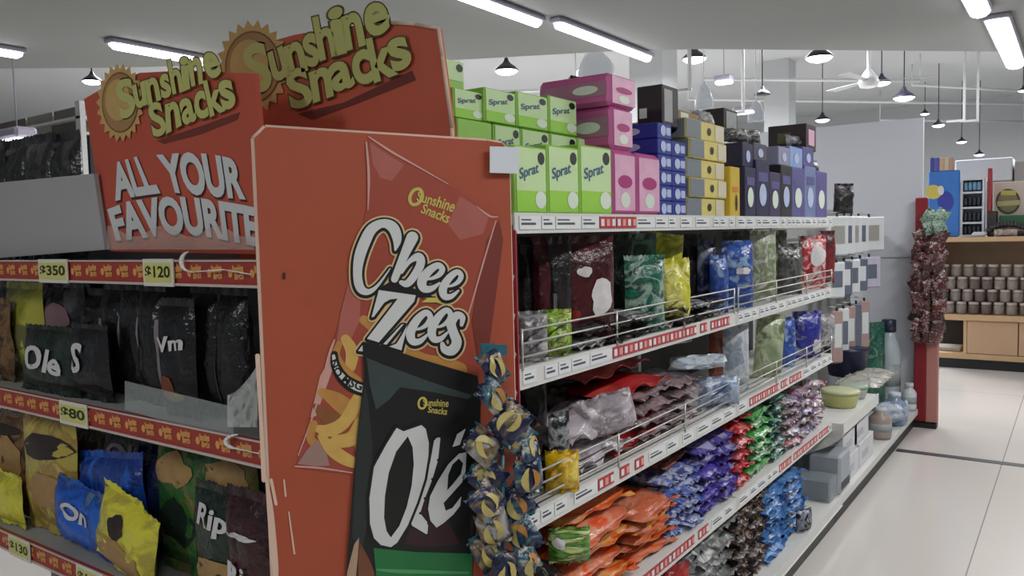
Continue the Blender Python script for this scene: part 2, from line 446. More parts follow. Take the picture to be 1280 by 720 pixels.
# ------------------------------------------------------------------ lamps
M_tube = mat('tube_glow', (250, 246, 255), .4, emit=(250, 244, 255), estr=5)
M_bat = mat('lamp_batten', (150, 146, 160), .5)
def tube_lamp(xc, y0, y1, z, label, wd=.075):
    r = thing('tube_lamp', label, 'ceiling lamp', (xc, (y0+y1)/2, z))
    MB().box(xc-wd*.62, xc+wd*.62, y0-.02, y1+.02, z-.035, z, M_bat, .01).build('batten', r)
    mb = MB(); n = 8; vs = []
    for j, y in enumerate((y0, y0+.03, y1-.03, y1)):
        s = .55 if j in (0, 3) else 1
        for i in range(n): an = math.pi+math.pi*i/(n-1); vs.append((xc+wd*.5*s*math.cos(an), y, z-.035+.04*s*math.sin(an)))
    fs = [(j*n+i, j*n+i+1, (j+1)*n+i+1, (j+1)*n+i) for j in range(3) for i in range(n-1)]+[tuple(range(n)), tuple(range(3*n, 4*n))]
    mb.add(vs, fs, M_tube, True).build('diffuser', r)
    return r
tube_lamp(-1.84, 4.5, 5.87, 2.9, 'lit white tube lamp in mid ceiling, right one of the end-to-end pair')
tube_lamp(-1.92, 3.0, 4.42, 2.9, 'lit white tube lamp at top edge, left one of the end-to-end pair')
tube_lamp(-4.45, 2.96, 3.70, 2.9, 'lit white tube lamp above the left orange header board', .09)
tube_lamp(-5.2, 2.2, 2.72, 2.9, 'lit white tube lamp cut by the left frame edge', .09)
tube_lamp(.47, 6.35, 8.3, 2.9, 'lit white tube lamp in the upper right corner, nearer the goods counter', .14)
tube_lamp(.40, 4.6, 6.1, 2.9, 'lit white tube lamp at top right, cut by the upper frame edge', .12)
M_bell = mat('pendant_black', (26, 26, 44), .45)
M_bulb = mat('pendant_glow', (248, 248, 255), .4, emit=(246, 247, 255), estr=3.5)
def pendant(px, py, wpx, dep, label, lit=True, drop=True):
    c = ond(px, py, dep); R_ = wpx/2*dep/FPX; h = R_*.8
    r = thing('pendant_lamp', label, 'pendant lamp', (c.x, c.y, c.z-h*.3))
    MB().lathe([(R_, 0), (R_*.98, h*.12), (R_*.72, h*.45), (R_*.38, h*.75), (R_*.2, h*1.05), (R_*.16, h*1.3)], M_bell, (c.x, c.y, c.z-h*.3), 20).build('lamp_shade', r)
    if lit: MB().lathe([(R_*.3, -h*.42), (R_*.7, -h*.28), (R_*.93, -h*.06), (R_*.95, h*.1)], M_bulb, (c.x, c.y, c.z-h*.3), 20).build('lamp_diffuser', r)
    if drop: MB().tube((c.x, c.y, c.z+h), (c.x, c.y, 4.7), .008, M_bell, 6).build('cord', r)
for a in ((633, 85, 30, 9, 'black pendant lamp hanging behind the green cartons'), (868, 70, 31, 9, 'black pendant lamp beside the white drop pipe over black cartons'),
          (1024, 68, 34, 9, 'biggest black pendant lamp, left of the ceiling fan'), (1102, 101, 22, 12, 'small lit pendant lamp just right of the ceiling fan'),
          (1130, 119, 26, 11, 'black pendant lamp right of and below the ceiling fan'), (1028, 148, 18, 15, 'small black pendant lamp just above the white partition top'),
          (1156, 141, 11, 18, 'tiny pendant lamp above the partition corner, left of two'), (1173, 155, 15, 16, 'tiny pendant lamp above the partition corner, right of two'),
          (1202, 176, 12, 18, 'tiny pendant lamp above the blue display card'), (1224, 192, 12, 18, 'tiny pendant lamp above the white boxes on the counter'),
          (115, 99, 24, 9, 'lit pendant lamp left of the left orange header board'), (1279, 112, 12, 14, 'pendant lamp cut by the right frame edge')):
    pendant(*a)
pendant(953, 116, 20, 10, 'unlit black pendant lamp in front of the far white column', lit=False)
def flat_lamp(px, py, wpx, dep, label):
    c = ond(px, py, dep); hw = wpx/2*dep/FPX
    r = thing('panel_lamp', label, 'ceiling lamp', c)
    MB().box(c.x-hw, c.x+hw, c.y-.08, c.y+.08, c.z, c.z+.08, M_bat, .02).build('housing', r)
    MB().box(c.x-hw*.95, c.x+hw*.95, c.y-.07, c.y+.07, c.z-.05, c.z, M_bulb, .02).build('diffuser', r)
    MB().tube((c.x, c.y, c.z+.06), (c.x, c.y, 4.7), .006, M_bat, 6).build('rod', r)
flat_lamp(905, 101, 22, 12, 'short box lamp between the pendant and the dark pendant')
flat_lamp(930, 139, 26, 14, 'short box lamp low beside the far white column')
flat_lamp(22, 174, 52, 6, 'bright lamp low at the left edge behind the dark bags')
# ceiling fan
c = ond(1086, 98, 9.5)
r = thing('ceiling_fan', 'white ceiling fan on a short stem, seen from below', 'ceiling fan', c)
MB().lathe([(.015, .5), (.07, .42), (.02, .34), (.02, .12), (.09, .02), (.12, -.04), (.10, -.1), (.02, -.12)][::-1], mat('fan_white', (232, 232, 234), .4), c, 18).tube((c.x, c.y, c.z+.4), (c.x, c.y, 4.7), .015, M_pipe).build('motor_housing', r)
for k in range(3):
    a = .35+k*2*math.pi/3; u = Vector((math.cos(a), math.sin(a), 0)); v = Vector((-u.y, u.x, .12))
    p = c+Vector((0, 0, -.03))
    MB().slab([p+u*.1-v*.03, p+u*.7-v*.07, p+u*.72+v*.06, p+u*.1+v*.03], (0, 0, .006), mat('fan_blade', (176, 178, 182), .5)).build('blade', r)

# ================================================================== CORNER DISPLAY
M_board = mat('orange_board', (158, 72, 46), .62, var=.10, scale=7)
M_board2 = mat('header_board', (176, 76, 56), .62, var=.08, scale=6)
M_edge = mat('board_edge', (206, 178, 160), .8, var=.1)
P1 = Vector((-.211, .885, 0)); P2 = Vector((.006, 1.338, 0)); DIR = (P2-P1).normalized(); NRM = Vector((DIR.y, -DIR.x, 0))
if (CAM-P1).dot(NRM) < 0: NRM = -NRM
def panel(px, py, lift=0): return onp(px, py, P1+NRM*lift, NRM)
ztop = panel(316, 158).z
W = (P2-P1).length
rp = thing('display_panel', 'orange corner panel with printed snack bags between the two shelf runs', 'display panel', (P1+P2)/2)
def pp(s, z, off=0): return P1+DIR*s+NRM*off+Vector((0, 0, z))
TH = -.018
mb = MB(); c_ = .02
out = [(0, 0), (W, 0), (W, ztop-.03), (W-.015, ztop-.012), (W-.05, ztop-.008), (c_, ztop), (0, ztop-c_)]
mb.slab([pp(s, z, -.0005) for s, z in out], NRM*TH, M_board); mb.build('board', rp)
mb = MB()
ring = out[3:]+[]
rim = [(W, 0), (W, ztop-.03), (W-.015, ztop-.012), (W-.05, ztop-.008), (c_, ztop), (0, ztop-c_), (0, 0)]
for a, b in zip(rim, rim[1:]): mb.tube(pp(a[0], a[1], -.009), pp(b[0], b[1], -.009), .0055, M_edge, 6)
mb.build('worn_edge', rp)
# scrapes near the lower left edge and the small dent
mb = MB()
for pts in ([(333, 598, 1.5), (338, 640, 4), (343, 700, 4.5), (345, 720, 3)], [(339, 600, 2), (345, 630, 2)], [(355, 600, 1), (357, 620, 1.2)], [(361, 640, .8), (368, 692, 1.2)], [(322, 445, 3), (326, 520, 2.5), (330, 600, 3)]):
    stroke_to(mb, pts, panel, M_edge, .0008)
mb.build('scraped_paint', rp)
mb = MB(); stroke_to(mb, [(355, 342, 1.8), (355, 347, 2.2)], panel, mat('dent_dark', (70, 30, 24), .8), .0008); mb.build('dent', rp)

# printed orange bag
def Z6(x, y): return (300+x/3.765, 150+y/3.765)
def Z7(x, y): return (300+x/3.765, 340+y/3.765)
def Z8(x, y): return (300+x/3.765, 530+y/3.765)
I_red = mat('print_red', (150, 66, 50), .5, var=.08, scale=9)
I_red2 = mat('print_red_pale', (163, 92, 82), .5, var=.12, scale=12)
I_hi = mat('print_highlight', (196, 150, 142), .5)
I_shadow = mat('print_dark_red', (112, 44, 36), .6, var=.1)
I_puff = mat('print_puff', (178, 128, 62), .55, var=.25, scale=40)
I_puff2 = mat('print_puff_light', (196, 160, 84), .55, var=.2, scale=40)
I_puff3 = mat('print_puff_dark', (128, 78, 42), .55, var=.2, scale=40)
I_blk = mat('print_black', (14, 17, 18), .45)
I_blk2 = mat('print_black_sheen', (52, 66, 66), .45, var=.2, scale=20)
I_crm = mat('print_cream', (206, 178, 128), .55)
I_wht = mat('print_white', (198, 202, 202), .5)
I_yel = mat('print_yellow', (188, 176, 88), .55)
I_grn = mat('print_green', (28, 110, 58), .45, var=.15, scale=14)
I_grn2 = mat('print_green_pale', (70, 150, 92), .45)
art = MB()
bag = [(461, 171), (480, 184), (520, 206), (570, 236), (606, 262), (623, 271), (617, 282), (608, 312), (597, 342), (590, 372), (583, 400), (590, 430), (600, 470), (600, 600), (443, 593), (405, 589), (369, 584), (374, 571), (388, 520), (400, 480), (410, 446), (419, 420), (430, 380), (440, 330), (452, 290), (460, 250), (459, 210)]
poly_to(art, bag, panel, I_red, .0008)
poly_to(art, [(462, 178), (480, 190), (505, 206), (490, 226), (475, 222), (466, 205)], panel, I_red2, .0011)
poly_to(art, [(425, 395), (436, 350), (452, 300), (450, 400), (436, 430), (421, 428)], panel, I_red2, .0011)
poly_to(art, [(575, 245), (612, 268), (604, 292), (575, 300), (560, 280)], panel, I_red2, .0011)
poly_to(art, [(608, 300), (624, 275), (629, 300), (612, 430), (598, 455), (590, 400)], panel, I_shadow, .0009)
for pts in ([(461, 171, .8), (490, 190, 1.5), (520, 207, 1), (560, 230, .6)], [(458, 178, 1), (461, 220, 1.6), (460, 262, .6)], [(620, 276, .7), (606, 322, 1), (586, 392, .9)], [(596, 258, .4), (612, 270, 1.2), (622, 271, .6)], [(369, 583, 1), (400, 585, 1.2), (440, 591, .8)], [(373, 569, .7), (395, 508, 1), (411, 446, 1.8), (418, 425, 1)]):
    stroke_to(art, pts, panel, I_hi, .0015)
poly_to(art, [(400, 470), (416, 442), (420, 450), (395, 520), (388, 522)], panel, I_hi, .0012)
# puffs
for pts, mm in (([(432, 424, 6), (440, 440, 8), (438, 458, 7)], I_puff2), ([(424, 430, 4), (420, 445, 5), (430, 465, 8), (446, 480, 9)], I_puff), ([(402, 490, 5), (420, 500, 10), (436, 512, 11), (450, 518, 8)], I_puff),
                ([(395, 508, 4), (410, 522, 9), (428, 528, 8)], I_puff3), ([(455, 486, 7), (444, 505, 8), (430, 528, 8), (412, 538, 8), (398, 536, 5)], I_puff2), ([(450, 530, 8), (440, 548, 9), (420, 552, 8)], I_puff2),
                ([(402, 546, 5), (415, 562, 8), (432, 574, 8), (448, 580, 6)], I_puff2), ([(392, 530, 5), (388, 548, 5), (396, 556, 6)], I_puff), ([(455, 400, 6), (520, 447, 9), (555, 455, 9), (575, 462, 9)], I_puff), ([(448, 552, 6), (452, 570, 6)], I_puff)):
    stroke_to(art, pts, panel, mm, .0013)
poly_to(art, [(372, 580), (384, 562), (396, 550), (408, 565), (412, 582), (395, 583)], panel, mat('print_clear_corner', (150, 118, 112), .5), .0016)
# black ribbon with white letters
stroke_to(art, [(418, 443, 4.5), (420, 458, 6), (430, 474, 7.5), (445, 484, 8.5), (458, 488, 8.5)], panel, I_blk, .0018)
stroke_to(art, [(417, 445, 2), (420, 459, 2.8), (430, 473, 3.6), (444, 483, 4.6), (456, 487, 4.6)], panel, I_wht, .0026)
text_to(art, 'NO MSG', [(420, 449), (426, 463), (438, 473), (454, 479)], [(413, 452), (419, 469), (433, 482), (451, 488)], panel, [(.03, I_blk, .0036)])
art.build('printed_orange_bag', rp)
# small sun logo upper right of the orange bag
def mini_logo(x, y, s, rot, mm, unp, lift):
    mb = MB(); c, sn = math.cos(rot), math.sin(rot)
    def Q(a, b): return (x+(a*c-b*sn)*s, y+(a*sn+b*c)*s)
    def up(px, py, l): a = Q(px, py); return unp(a[0], a[1], l)
    stroke_to(mb, [(7*math.cos(t*.45)*.8, 8*math.sin(t*.45), 1.6) for t in range(15)], up, mm, lift)
    text_to(mb, 'Sunshine', [(0, -6), (38, -12)], [(2, 3), (38, -1)], up, [(.02, mm, lift+.0003)])
    text_to(mb, 'Snacks', [(10, 3), (38, 1)], [(10, 12), (38, 11)], up, [(.02, mm, lift+.0003)])
    return mb
mini_logo(520, 246, 1.3, .42, I_yel, panel, .0016).build('small_sun_logo', rp)
# big lettering of the orange bag
E0 = [(.35, .55, .05), (.55, .52, .07), (.78, .4, .11), (.86, .22, .12), (.66, .1, .13), (.36, .3, .17), (.18, .62, .19), (.3, .86, .16), (.58, .86, .12), (.84, .68, .05)]
def e_in(x0, y0, x1, y1, sh=6): return [(x0+(x1-x0)*a + sh*(.5-b), y0+(y1-y0)*b, r_*(x1-x0)*.95) for a, b, r_ in E0]
def C1(*pts): return [(430+x/7.2, 260+y/7.2, r_/7.2) for x, y, r_ in pts]
WHITE = [
    C1((462, 375, 12), (478, 280, 42), (440, 175, 50), (350, 138, 40), (250, 190, 48), (185, 310, 52), (140, 440, 50), (122, 570, 42), (132, 680, 42), (165, 740, 38), (230, 752, 26), (310, 690, 14), (415, 545, 6)),
    C1((615, 265, 55), (545, 420, 42), (455, 640, 34)),
    C1((520, 580, 14), (590, 480, 22), (670, 440, 40), (690, 500, 40), (640, 600, 38), (570, 680, 34), (515, 670, 22)),
    e_in(522, 328, 556, 366), e_in(549, 336, 579, 376),
    e_in(508, 386, 541, 433), e_in(535, 383, 566, 430),
    [(577, 406, 2.5), (578, 397, 4), (571, 394, 5), (564, 404, 6), (567, 416, 6), (571, 428, 6.5), (565, 438, 6.5), (556, 437, 5), (553, 430, 3)],
]
def C2(*pts): return [(430+x/6.547, 350+y/6.547) for x, y in pts]
ZPOLY = [C2((285, 82), (588, 125), (575, 175), (285, 510), (188, 480), (440, 152), (378, 158), (330, 185), (245, 300), (225, 305), (240, 250)),
         C2((518, 365), (508, 420), (470, 575), (370, 545), (430, 520), (480, 440)), C2((320, 525), (350, 528), (490, 360), (470, 365)), C2((115, 580), (160, 520), (155, 585))]
let = MB()
for st in WHITE:
    stroke_to(let, st, panel, I_crm, .0026, 5.2, True, 0, 1.0)
    stroke_to(let, st, panel, I_blk, .0034, 3.0, True, 0, 1.0)
for zp in ZPOLY:
    for lift, mm, g in ((.0026, I_crm, 5.2), (.0034, I_blk, 3.0)):
        poly_to(let, [(x, y+1) for x, y in zp], panel, mm, lift)
        stroke_to(let, [(x, y+1, g) for x, y in zp+zp[:1]], panel, mm, lift, 0, False)
poly_to(let, [(470, 362), (492, 350), (545, 372), (520, 372)], panel, I_blk, .0033)
poly_to(let, [(527, 378), (545, 378), (560, 382), (552, 372), (535, 372)], panel, I_yel, .0036)
for st in WHITE: stroke_to(let, st, panel, I_wht, .0042, -.2)
for zp in ZPOLY: poly_to(let, zp, panel, I_wht, .0042)
let.build('printed_bag_lettering', rp)
# printed black bag overlapping it
ole = MB()
poly_to(ole, [(453, 427), (470, 430), (520, 447), (597, 470), (601, 500), (600, 560), (597, 640), (592, 700), (588, 760), (430, 760), (434, 700), (440, 620), (447, 540), (455, 470)], panel, I_blk, .0050)
poly_to(ole, [(458, 447), (480, 456), (540, 478), (590, 494), (585, 499), (540, 490), (500, 484), (486, 500), (470, 512), (462, 480)], panel, I_blk2, .0054)
poly_to(ole, [(447, 545), (456, 480), (460, 500), (466, 560), (462, 640), (452, 690), (440, 670)], panel, mat('print_black_edge', (34, 42, 42), .45), .0053)
poly_to(ole, [(590, 560), (599, 540), (594, 640), (588, 680)], panel, mat('print_maroon', (52, 24, 30), .5), .0054)
poly_to(ole, [(530, 620), (560, 650), (575, 680), (540, 684), (505, 680)], panel, mat('print_maroon', (52, 24, 30), .5), .0053)
poly_to(ole, [(443, 680), (449, 672), (447, 700), (441, 760), (430, 760), (434, 715)], panel, mat('print_tan_stripe', (168, 142, 116), .5), .0054)
poly_to(ole, [(449, 676), (462, 700), (468, 716), (466, 760), (446, 760), (448, 700)], panel, mat('print_brown', (112, 66, 40), .5), .0053)
poly_to(ole, [(467, 685), (520, 690), (591, 692), (590, 720), (588, 760), (470, 760), (470, 715)], panel, I_grn, .0056)
stroke_to(ole, [(471, 712, 1), (500, 714, 2.5), (585, 716, 1.5)], panel, I_grn2, .0059)
ole.build('printed_black_bag', rp)
mini_logo(528, 504, .85, .17, I_yel, panel, .0060).build('small_sun_logo', rp)
let = MB()
O_out = [Z8(*p) for p in ((735, 10), (685, 90), (625, 200), (603, 350), (606, 470), (625, 540), (660, 575), (712, 586), (745, 562), (795, 480), (840, 370), (875, 260), (893, 150), (895, 90), (880, 20), (855, -2), (770, 28))]
O_in = [Z8(*p) for p in ((790, 58), (735, 130), (700, 230), (682, 340), (678, 440), (690, 505), (710, 534), (750, 480), (785, 390), (808, 290), (818, 190), (812, 110))]
l_p = [Z8(*p) for p in ((915, 70), (944, 60), (932, 170), (905, 260), (870, 350), (848, 420), (886, 468), (882, 522), (803, 474), (835, 380), (868, 290), (895, 180))]
e_out = [Z8(*p) for p in ((1066, 132), (1030, 140), (980, 190), (930, 270), (895, 340), (885, 400), (896, 455), (925, 488), (960, 465), (1005, 425), (1036, 385), (1042, 340), (1000, 395), (968, 408), (958, 372), (1000, 325), (1045, 275), (1062, 220))]
e_in_ = [Z8(*p) for p in ((1030, 162), (1050, 185), (1040, 235), (1000, 285), (975, 312), (980, 240), (1000, 190))]
acc = [Z8(*p) for p in ((1022, 48), (1062, 22), (1034, 98), (1000, 108))]
for pl, hole in ((O_out, O_in), (l_p, None), (e_out, e_in_), (acc, None)):
    stroke_to(let, [(x, y, 1.6) for x, y in pl+pl[:1]], panel, I_blk, .0064, 0, False)
    poly_to(let, pl, panel, I_wht, .0068, hole)
let.build('printed_black_bag_lettering', rp)
# price card clipped on the top corner
cd = MB(); q = [(612, 183), (648, 184), (648, 217), (612, 216)]
cd.slab([panel(x, y, .012) for x, y in q], NRM*.0015, mat('card_white', (206, 212, 220), .5))
tag(cd.build('price_card', None, panel(630, 200, .012)), 'blank white card clipped to the top right corner of the orange panel', 'card')

# ================================================================== HEADERS
YA, YB = 1.145, 1.36
def pa(px, py, lift=0): return ony(px, py, YA-lift)
def pb(px, py, lift=0): return ony(px, py, YB-lift)
LTR = mat('foam_letter', (180, 182, 108), .6, var=.06, scale=10)
LTO = mat('foam_letter_edge', (92, 78, 36), .7)
SUNR = mat('sun_ring', (188, 156, 96), .6, var=.12, scale=12)
SUND = mat('sun_disc', (158, 122, 78), .6, var=.2, scale=6)
DROP = mat('painted_drop_shadow', (104, 42, 30), .7)  # drop shadow of the raised letters, painted as brown patches on the boards
def sun(mb, cx, cy, rx, ry, unp, lift, dr=.8):
    pts = []
    n = 22
    for i in range(n*2):
        a = 2*math.pi*i/(n*2); k = 1 if i % 2 == 0 else .84
        pts.append((cx+rx*k*math.cos(a), cy+ry*k*math.sin(a)))
    poly_to(mb, pts, unp, SUNR, lift)
    el = lambda s, ox=0, oy=0: [(cx+ox+rx*s*math.cos(2*math.pi*i/28), cy+oy+ry*s*math.sin(2*math.pi*i/28)) for i in range(28)]
    poly_to(mb, el(.76), unp, mat('sun_rim', (120, 82, 46), .6), lift+.001)
    poly_to(mb, el(.72), unp, SUND, lift+.002)
    poly_to(mb, el(.52, -rx*.1, -ry*.06), unp, SUNR, lift+.003)
def letters(mb, quads, unp, lift):
    for ch, bl, br, tr, tl in quads:
        text_to(mb, ch, [tl, tr], [bl, br], unp, [(.06, LTO, lift), (.034, LTR, lift+.003)])
ha = thing('header_board', 'left orange header board with cut-out sun and foam lettering above the crisps', 'header board', ony(230, 320, YA))
hm = MB(); o_ = [(105, 124), (125, 112), (150, 100), (175, 91), (230, 88), (318, 92), (340, 318), (137, 314), (120, 220)]
hm.slab([pa(*p) for p in o_], (0, .012, 0), M_board2).build('board', ha)
sm_ = MB(); sun(sm_, 150, 128, 30, 50, pa, .004); sm_.build('sun_emblem', ha)
lm = MB()
QA = [('S', (153, 149), (169, 139), (163, 98), (145, 104)), ('u', (171, 135), (183, 129.5), (179.5, 103), (166, 109)), ('n', (186, 129.5), (200, 123), (195, 97), (182, 102)), ('s', (203, 122), (214, 118.5), (209, 92.5), (200, 96)),
      ('h', (216.5, 116), (228, 113), (222, 74), (210, 77)), ('i', (230, 112), (236, 109.5), (233, 72.5), (226.5, 73.5)), ('n', (240, 106), (252.5, 102.5), (250, 72.5), (235.5, 77)), ('e', (261, 99), (276, 91.5), (269, 66), (252.5, 69)),
      ('S', (193, 171), (208, 165), (200, 128), (185, 132)), ('n', (209, 164.5), (225.5, 155.5), (221, 127.5), (207.5, 132)), ('a', (230, 155), (244.5, 149), (239, 122), (224.5, 127)), ('c', (246, 148.5), (260, 144), (254.5, 114), (242.5, 118)),
      ('k', (263.5, 144), (279, 137.5), (270.5, 100.5), (255, 103)), ('s', (280, 136.5), (294, 131), (288, 100.5), (273, 104))]
letters(lm, QA, pa, .006); lm.build('foam_lettering', ha)
dm = MB(); poly_to(dm, [(196, 176), (250, 158), (300, 140), (296, 150), (250, 168), (205, 180)], pa, DROP, .001); dm.build('letter_drop_shadow', ha)
lm = MB()
SH = mat('slogan_shadow', (60, 34, 34), .7); WL = mat('slogan_white', (196, 200, 202), .55)
def slogan(t, top, bot):
    text_to(lm, t, [(x+1.5, y+2) for x, y in top], [(x+1.5, y+2.5) for x, y in bot], pa, [(.05, SH, .0015)])
    text_to(lm, t, top, bot, pa, [(.045, WL, .003)])
slogan('ALL', [(141, 207), (157, 202), (178, 196.5)], [(146, 248), (172, 242.5), (198, 239)])
slogan('YOUR', [(199, 195.5), (233, 193), (258, 194.5), (275, 197), (298, 202)], [(211, 238), (238, 240.5), (264, 243), (304, 247)])
slogan('FAVOURITES', [(136, 263), (160, 254), (196, 248.5), (228, 248), (252, 250), (285, 255), (313, 260), (335, 266)], [(146, 299), (170, 297), (198, 292), (224, 291), (250, 292.5), (277, 297), (307, 303), (338, 310)])
lm.build('slogan_lettering', ha)
hb = thing('header_board', 'orange header board with sun cut-out standing behind the corner panel', 'header board', ony(440, 160, YB))
hm = MB(); o_ = [(300, 80), (345, 50), (370, 43), (420, 34), (490, 29), (520, 31), (548, 36), (553, 70), (565, 160), (566, 215), (570, 330), (300, 330)]
hm.slab([pb(*p) for p in o_], (0, .012, 0), mat('header_board_back', (186, 84, 60), .62, var=.08, scale=6)).build('board', hb)
rim = MB(); rr = [(490, 28.5), (520, 30.5), (548, 35.5), (553, 70), (565, 160), (566, 200)]
rim.path([pb(*p, .002) for p in rr], .0045, M_edge, 6); rim.build('pale_edge', hb)
sm_ = MB(); sun(sm_, 316, 84, 46, 60, pb, .004)
sm_.build('sun_emblem', hb)
lm = MB()
QB = [('S', (319, 116), (340, 108), (329, 53), (303, 62)), ('u', (343, 101), (362, 93), (352, 60), (336, 68)), ('n', (363, 93), (383, 86), (375, 52), (356, 60)), ('s', (386, 83), (399, 78), (392, 41), (378, 49)),
      ('h', (401, 74), (420, 67), (411, 19), (392, 24)), ('i', (421, 67), (431, 64), (424, 10), (413, 14)), ('n', (434, 61), (455, 54), (448, 16), (428, 23)), ('e', (461, 47), (486, 36), (480, 3), (455, 9)),
      ('S', (366, 136), (391, 129), (380, 84), (358, 92)), ('n', (393, 126), (415, 118), (410, 84), (388, 92)), ('a', (418, 114), (442, 106), (434, 75), (411, 83)), ('c', (446, 106), (466, 100), (459, 62), (439, 70)),
      ('k', (469, 101), (493, 92), (482, 44), (459, 51)), ('s', (494, 89), (514, 79), (505, 46), (484, 54))]
letters(lm, QB, pb, .006); lm.build('foam_lettering', hb)
dm = MB(); poly_to(dm, [(372, 142), (430, 128), (515, 88), (520, 100), (450, 128), (390, 150)], pb, DROP, .001); dm.build('letter_drop_shadow', hb)
# ================================================================== LEFT SHELVES
LX0, LX1, LYF, LYB = -2.25, -.16, 1.10, 1.42
LZ = [1.452, 1.055, .590, .15]
M_rail = mat('rail_red', (150, 50, 40), .5, var=.12, scale=14)
M_grey = mat('shelf_grey', (150, 152, 152), .6, var=.06)
M_greyd = mat('back_grey', (120, 122, 124), .7, var=.06)
ls = thing('snack_shelving', 'grey snack shelving at the left with red price rails', 'shelving', ((LX0+LX1)/2, (LYF+LYB)/2, 0))
MB().box(LX0, LX1, LYB-.015, LYB, 0, 1.62, M_greyd).build('back_panel', ls)
for x in (LX1-.025,): MB().box(x, x+.025, LYF+.05 if x < -1 else LYF+.03, LYB-.016, 0, 1.44, M_greyd).build('upright', ls)
MB().box(LX0, LX1, LYF+.04, LYB-.02, 0, .10, M_dark).build('plinth', ls)
TAGC = mat('tag_yellow', (196, 194, 110), .5); TAGW = mat('tag_holder', (206, 208, 196), .4); TAGK = mat('tag_ink', (36, 44, 22), .6)
LOGO = mat('rail_logo', (206, 150, 84), .6)
tags = {0: [(50, 84, '$350'), (181, 216, '$120')], 1: [(76, 108, '$80')], 2: [(12, 36, '$130'), (97, 128, '$135')]}
for k, z in enumerate(LZ):
    sh = MB().box(LX0, LX1-.03, LYF, LYB-.017, z-.03, z-.001, M_grey, .004).build('shelf', ls)
    if k > 2: continue
    rh = .058
    zr0 = z-.052; zr1 = z+.006
    MB().box(LX0, LX1-.0, LYF-.014, LYF-.002, zr0, zr1, M_rail).build('price_rail', sh)
    e = MB(); e.box(LX0, LX1, LYF-.018, LYF-.014, zr0-.002, zr0+.004, mat('rail_clear_edge', (190, 176, 170), .3)); e.box(LX0, LX1, LYF-.018, LYF-.014, zr1-.003, zr1+.001, mat('rail_clear_edge', (190, 176, 170), .3)); e.build('clear_edge', sh)
    lg = MB(); x = LX0+.03
    while x < LX1-.06:
        def U(px, py, l=0, x=x): return Vector((x+px*.00118, LYF-.0145-l, (zr0+zr1)/2-py*.00125))
        lg.add([U(7*math.cos(t*.6), 8*math.sin(t*.6), .0004) for t in range(10)], [tuple(range(10))], LOGO)
        text_to(lg, 'Sunshine', [(7, -13), (40, -16)], [(8, -2), (40, -4)], U, [(.08, LOGO, .0006)])
        text_to(lg, 'Snacks', [(14, -1), (40, -2)], [(14, 10), (40, 9)], U, [(.08, LOGO, .0006)])
        x += .078
    lg.build('rail_logos', sh)
    for (a, b, t) in tags[k]:
        zc = (zr0+zr1)/2; py = proj(Vector((ony(a, 330+225*k*.7, LYF).x, LYF, zc)))[1]
        A = ony(a, py, LYF-.02); B = ony(b, py, LYF-.02)
        tg = MB().box(A.x-.004, B.x+.004, LYF-.022, LYF-.019, zr0-.004, zr1+.004, TAGW).box(A.x+.004, B.x-.004, LYF-.0232, LYF-.0218, zr0+.006, zr1-.006, TAGC)
        text_to(tg, t, [(0, 0), (1, 0)], [(0, 1), (1, 1)], lambda u, v, l, A=A, B=B, z0=zr0, z1=zr1: Vector((A.x+.008+(B.x-A.x-.016)*u, LYF-.0234-l, z1-.014-(z1-z0-.028)*v)), [(.03, TAGK, .0002)])
        tg.build('price_tag', sh)
# crescent plastic clips on the rails; the white paints in their reflection
M_clip = mat('clip_reflection_white', (222, 224, 222), .35)
for (cx, cy, rx, ry, tail, lab) in ((231, 327, 9, 12, [(240, 340), (280, 337), (314, 343)], 'crescent clip with painted white reflection on the upper red rail beside the second yellow tag'),
                                    (290, 552, 16, 9, [(290, 560), (306, 563), (324, 567)], 'crescent clip with painted white reflection on the middle red rail at the orange panel')):
    mb2 = MB(); U = lambda x, y, l=0: ony(x, y, LYF-.028-l)
    arc = [(cx+rx*.6-rx*1.2*math.cos(t)*.9, cy+ry*math.sin(t)) for t in [(-1.45+2.9*i/10) for i in range(11)]]
    for i, (p, q) in enumerate(zip(arc, arc[1:])):
        w1 = .0012+.0042*math.sin(math.pi*i/10); w2 = .0012+.0042*math.sin(math.pi*(i+1)/10)
        mb2.tube(U(*p), U(*q), w1, M_clip, 8, w2)
    tl = [arc[-1]]+tail
    mb2.path([U(*p) for p in tl], .0014, M_clip, 6)
    tag(mb2.build('rail_clip', None, U(cx, cy)), lab, 'clip')
# blank grey board standing on the top shelf
a = ony(-20, 228, 1.125); b = ony(116, 217, 1.125)
gb = MB().slab([(LX0+.02, 1.125, LZ[0]), ony(131, 312, 1.125), ony(117, 217, 1.125), ony(-30, 231, 1.125), (LX0+.02, 1.125, ony(-30, 231, 1.125).z)], (0, .012, 0), mat('board_grey', (158, 157, 160), .6, var=.05, scale=3))
tag(gb.build('blank_board', None, (-1.7, 1.125, LZ[0])), 'blank grey board on the top left shelf beside the orange header', 'board')
# folded clear film at the foot of the header
fm = MB(); pts = [ony(x, y, 1.118) for x, y in ((133, 282), (160, 289), (190, 300), (230, 303), (262, 301), (318, 302), (318, 314), (136, 314))]
n = 24; vs = []
for j in range(7):
    for i in range(n+1):
        px = 134+(318-134)*i/n; py = 312-(30-14*math.sin(i*.35)**2)*j/6
        p = ony(px, py, 1.105+.012*noise.noise(Vector((i*.6, j*.8, 3)))-.006); vs.append(p)
fm.add(vs, [(j*(n+1)+i, j*(n+1)+i+1, (j+1)*(n+1)+i+1, (j+1)*(n+1)+i) for j in range(6) for i in range(n)], clear('film_clear', .42, (190, 176, 168)), True)
tag(fm.build('clear_film', None, ony(226, 314, 1.1)), 'crumpled clear plastic film along the foot of the left header lettering', 'film')

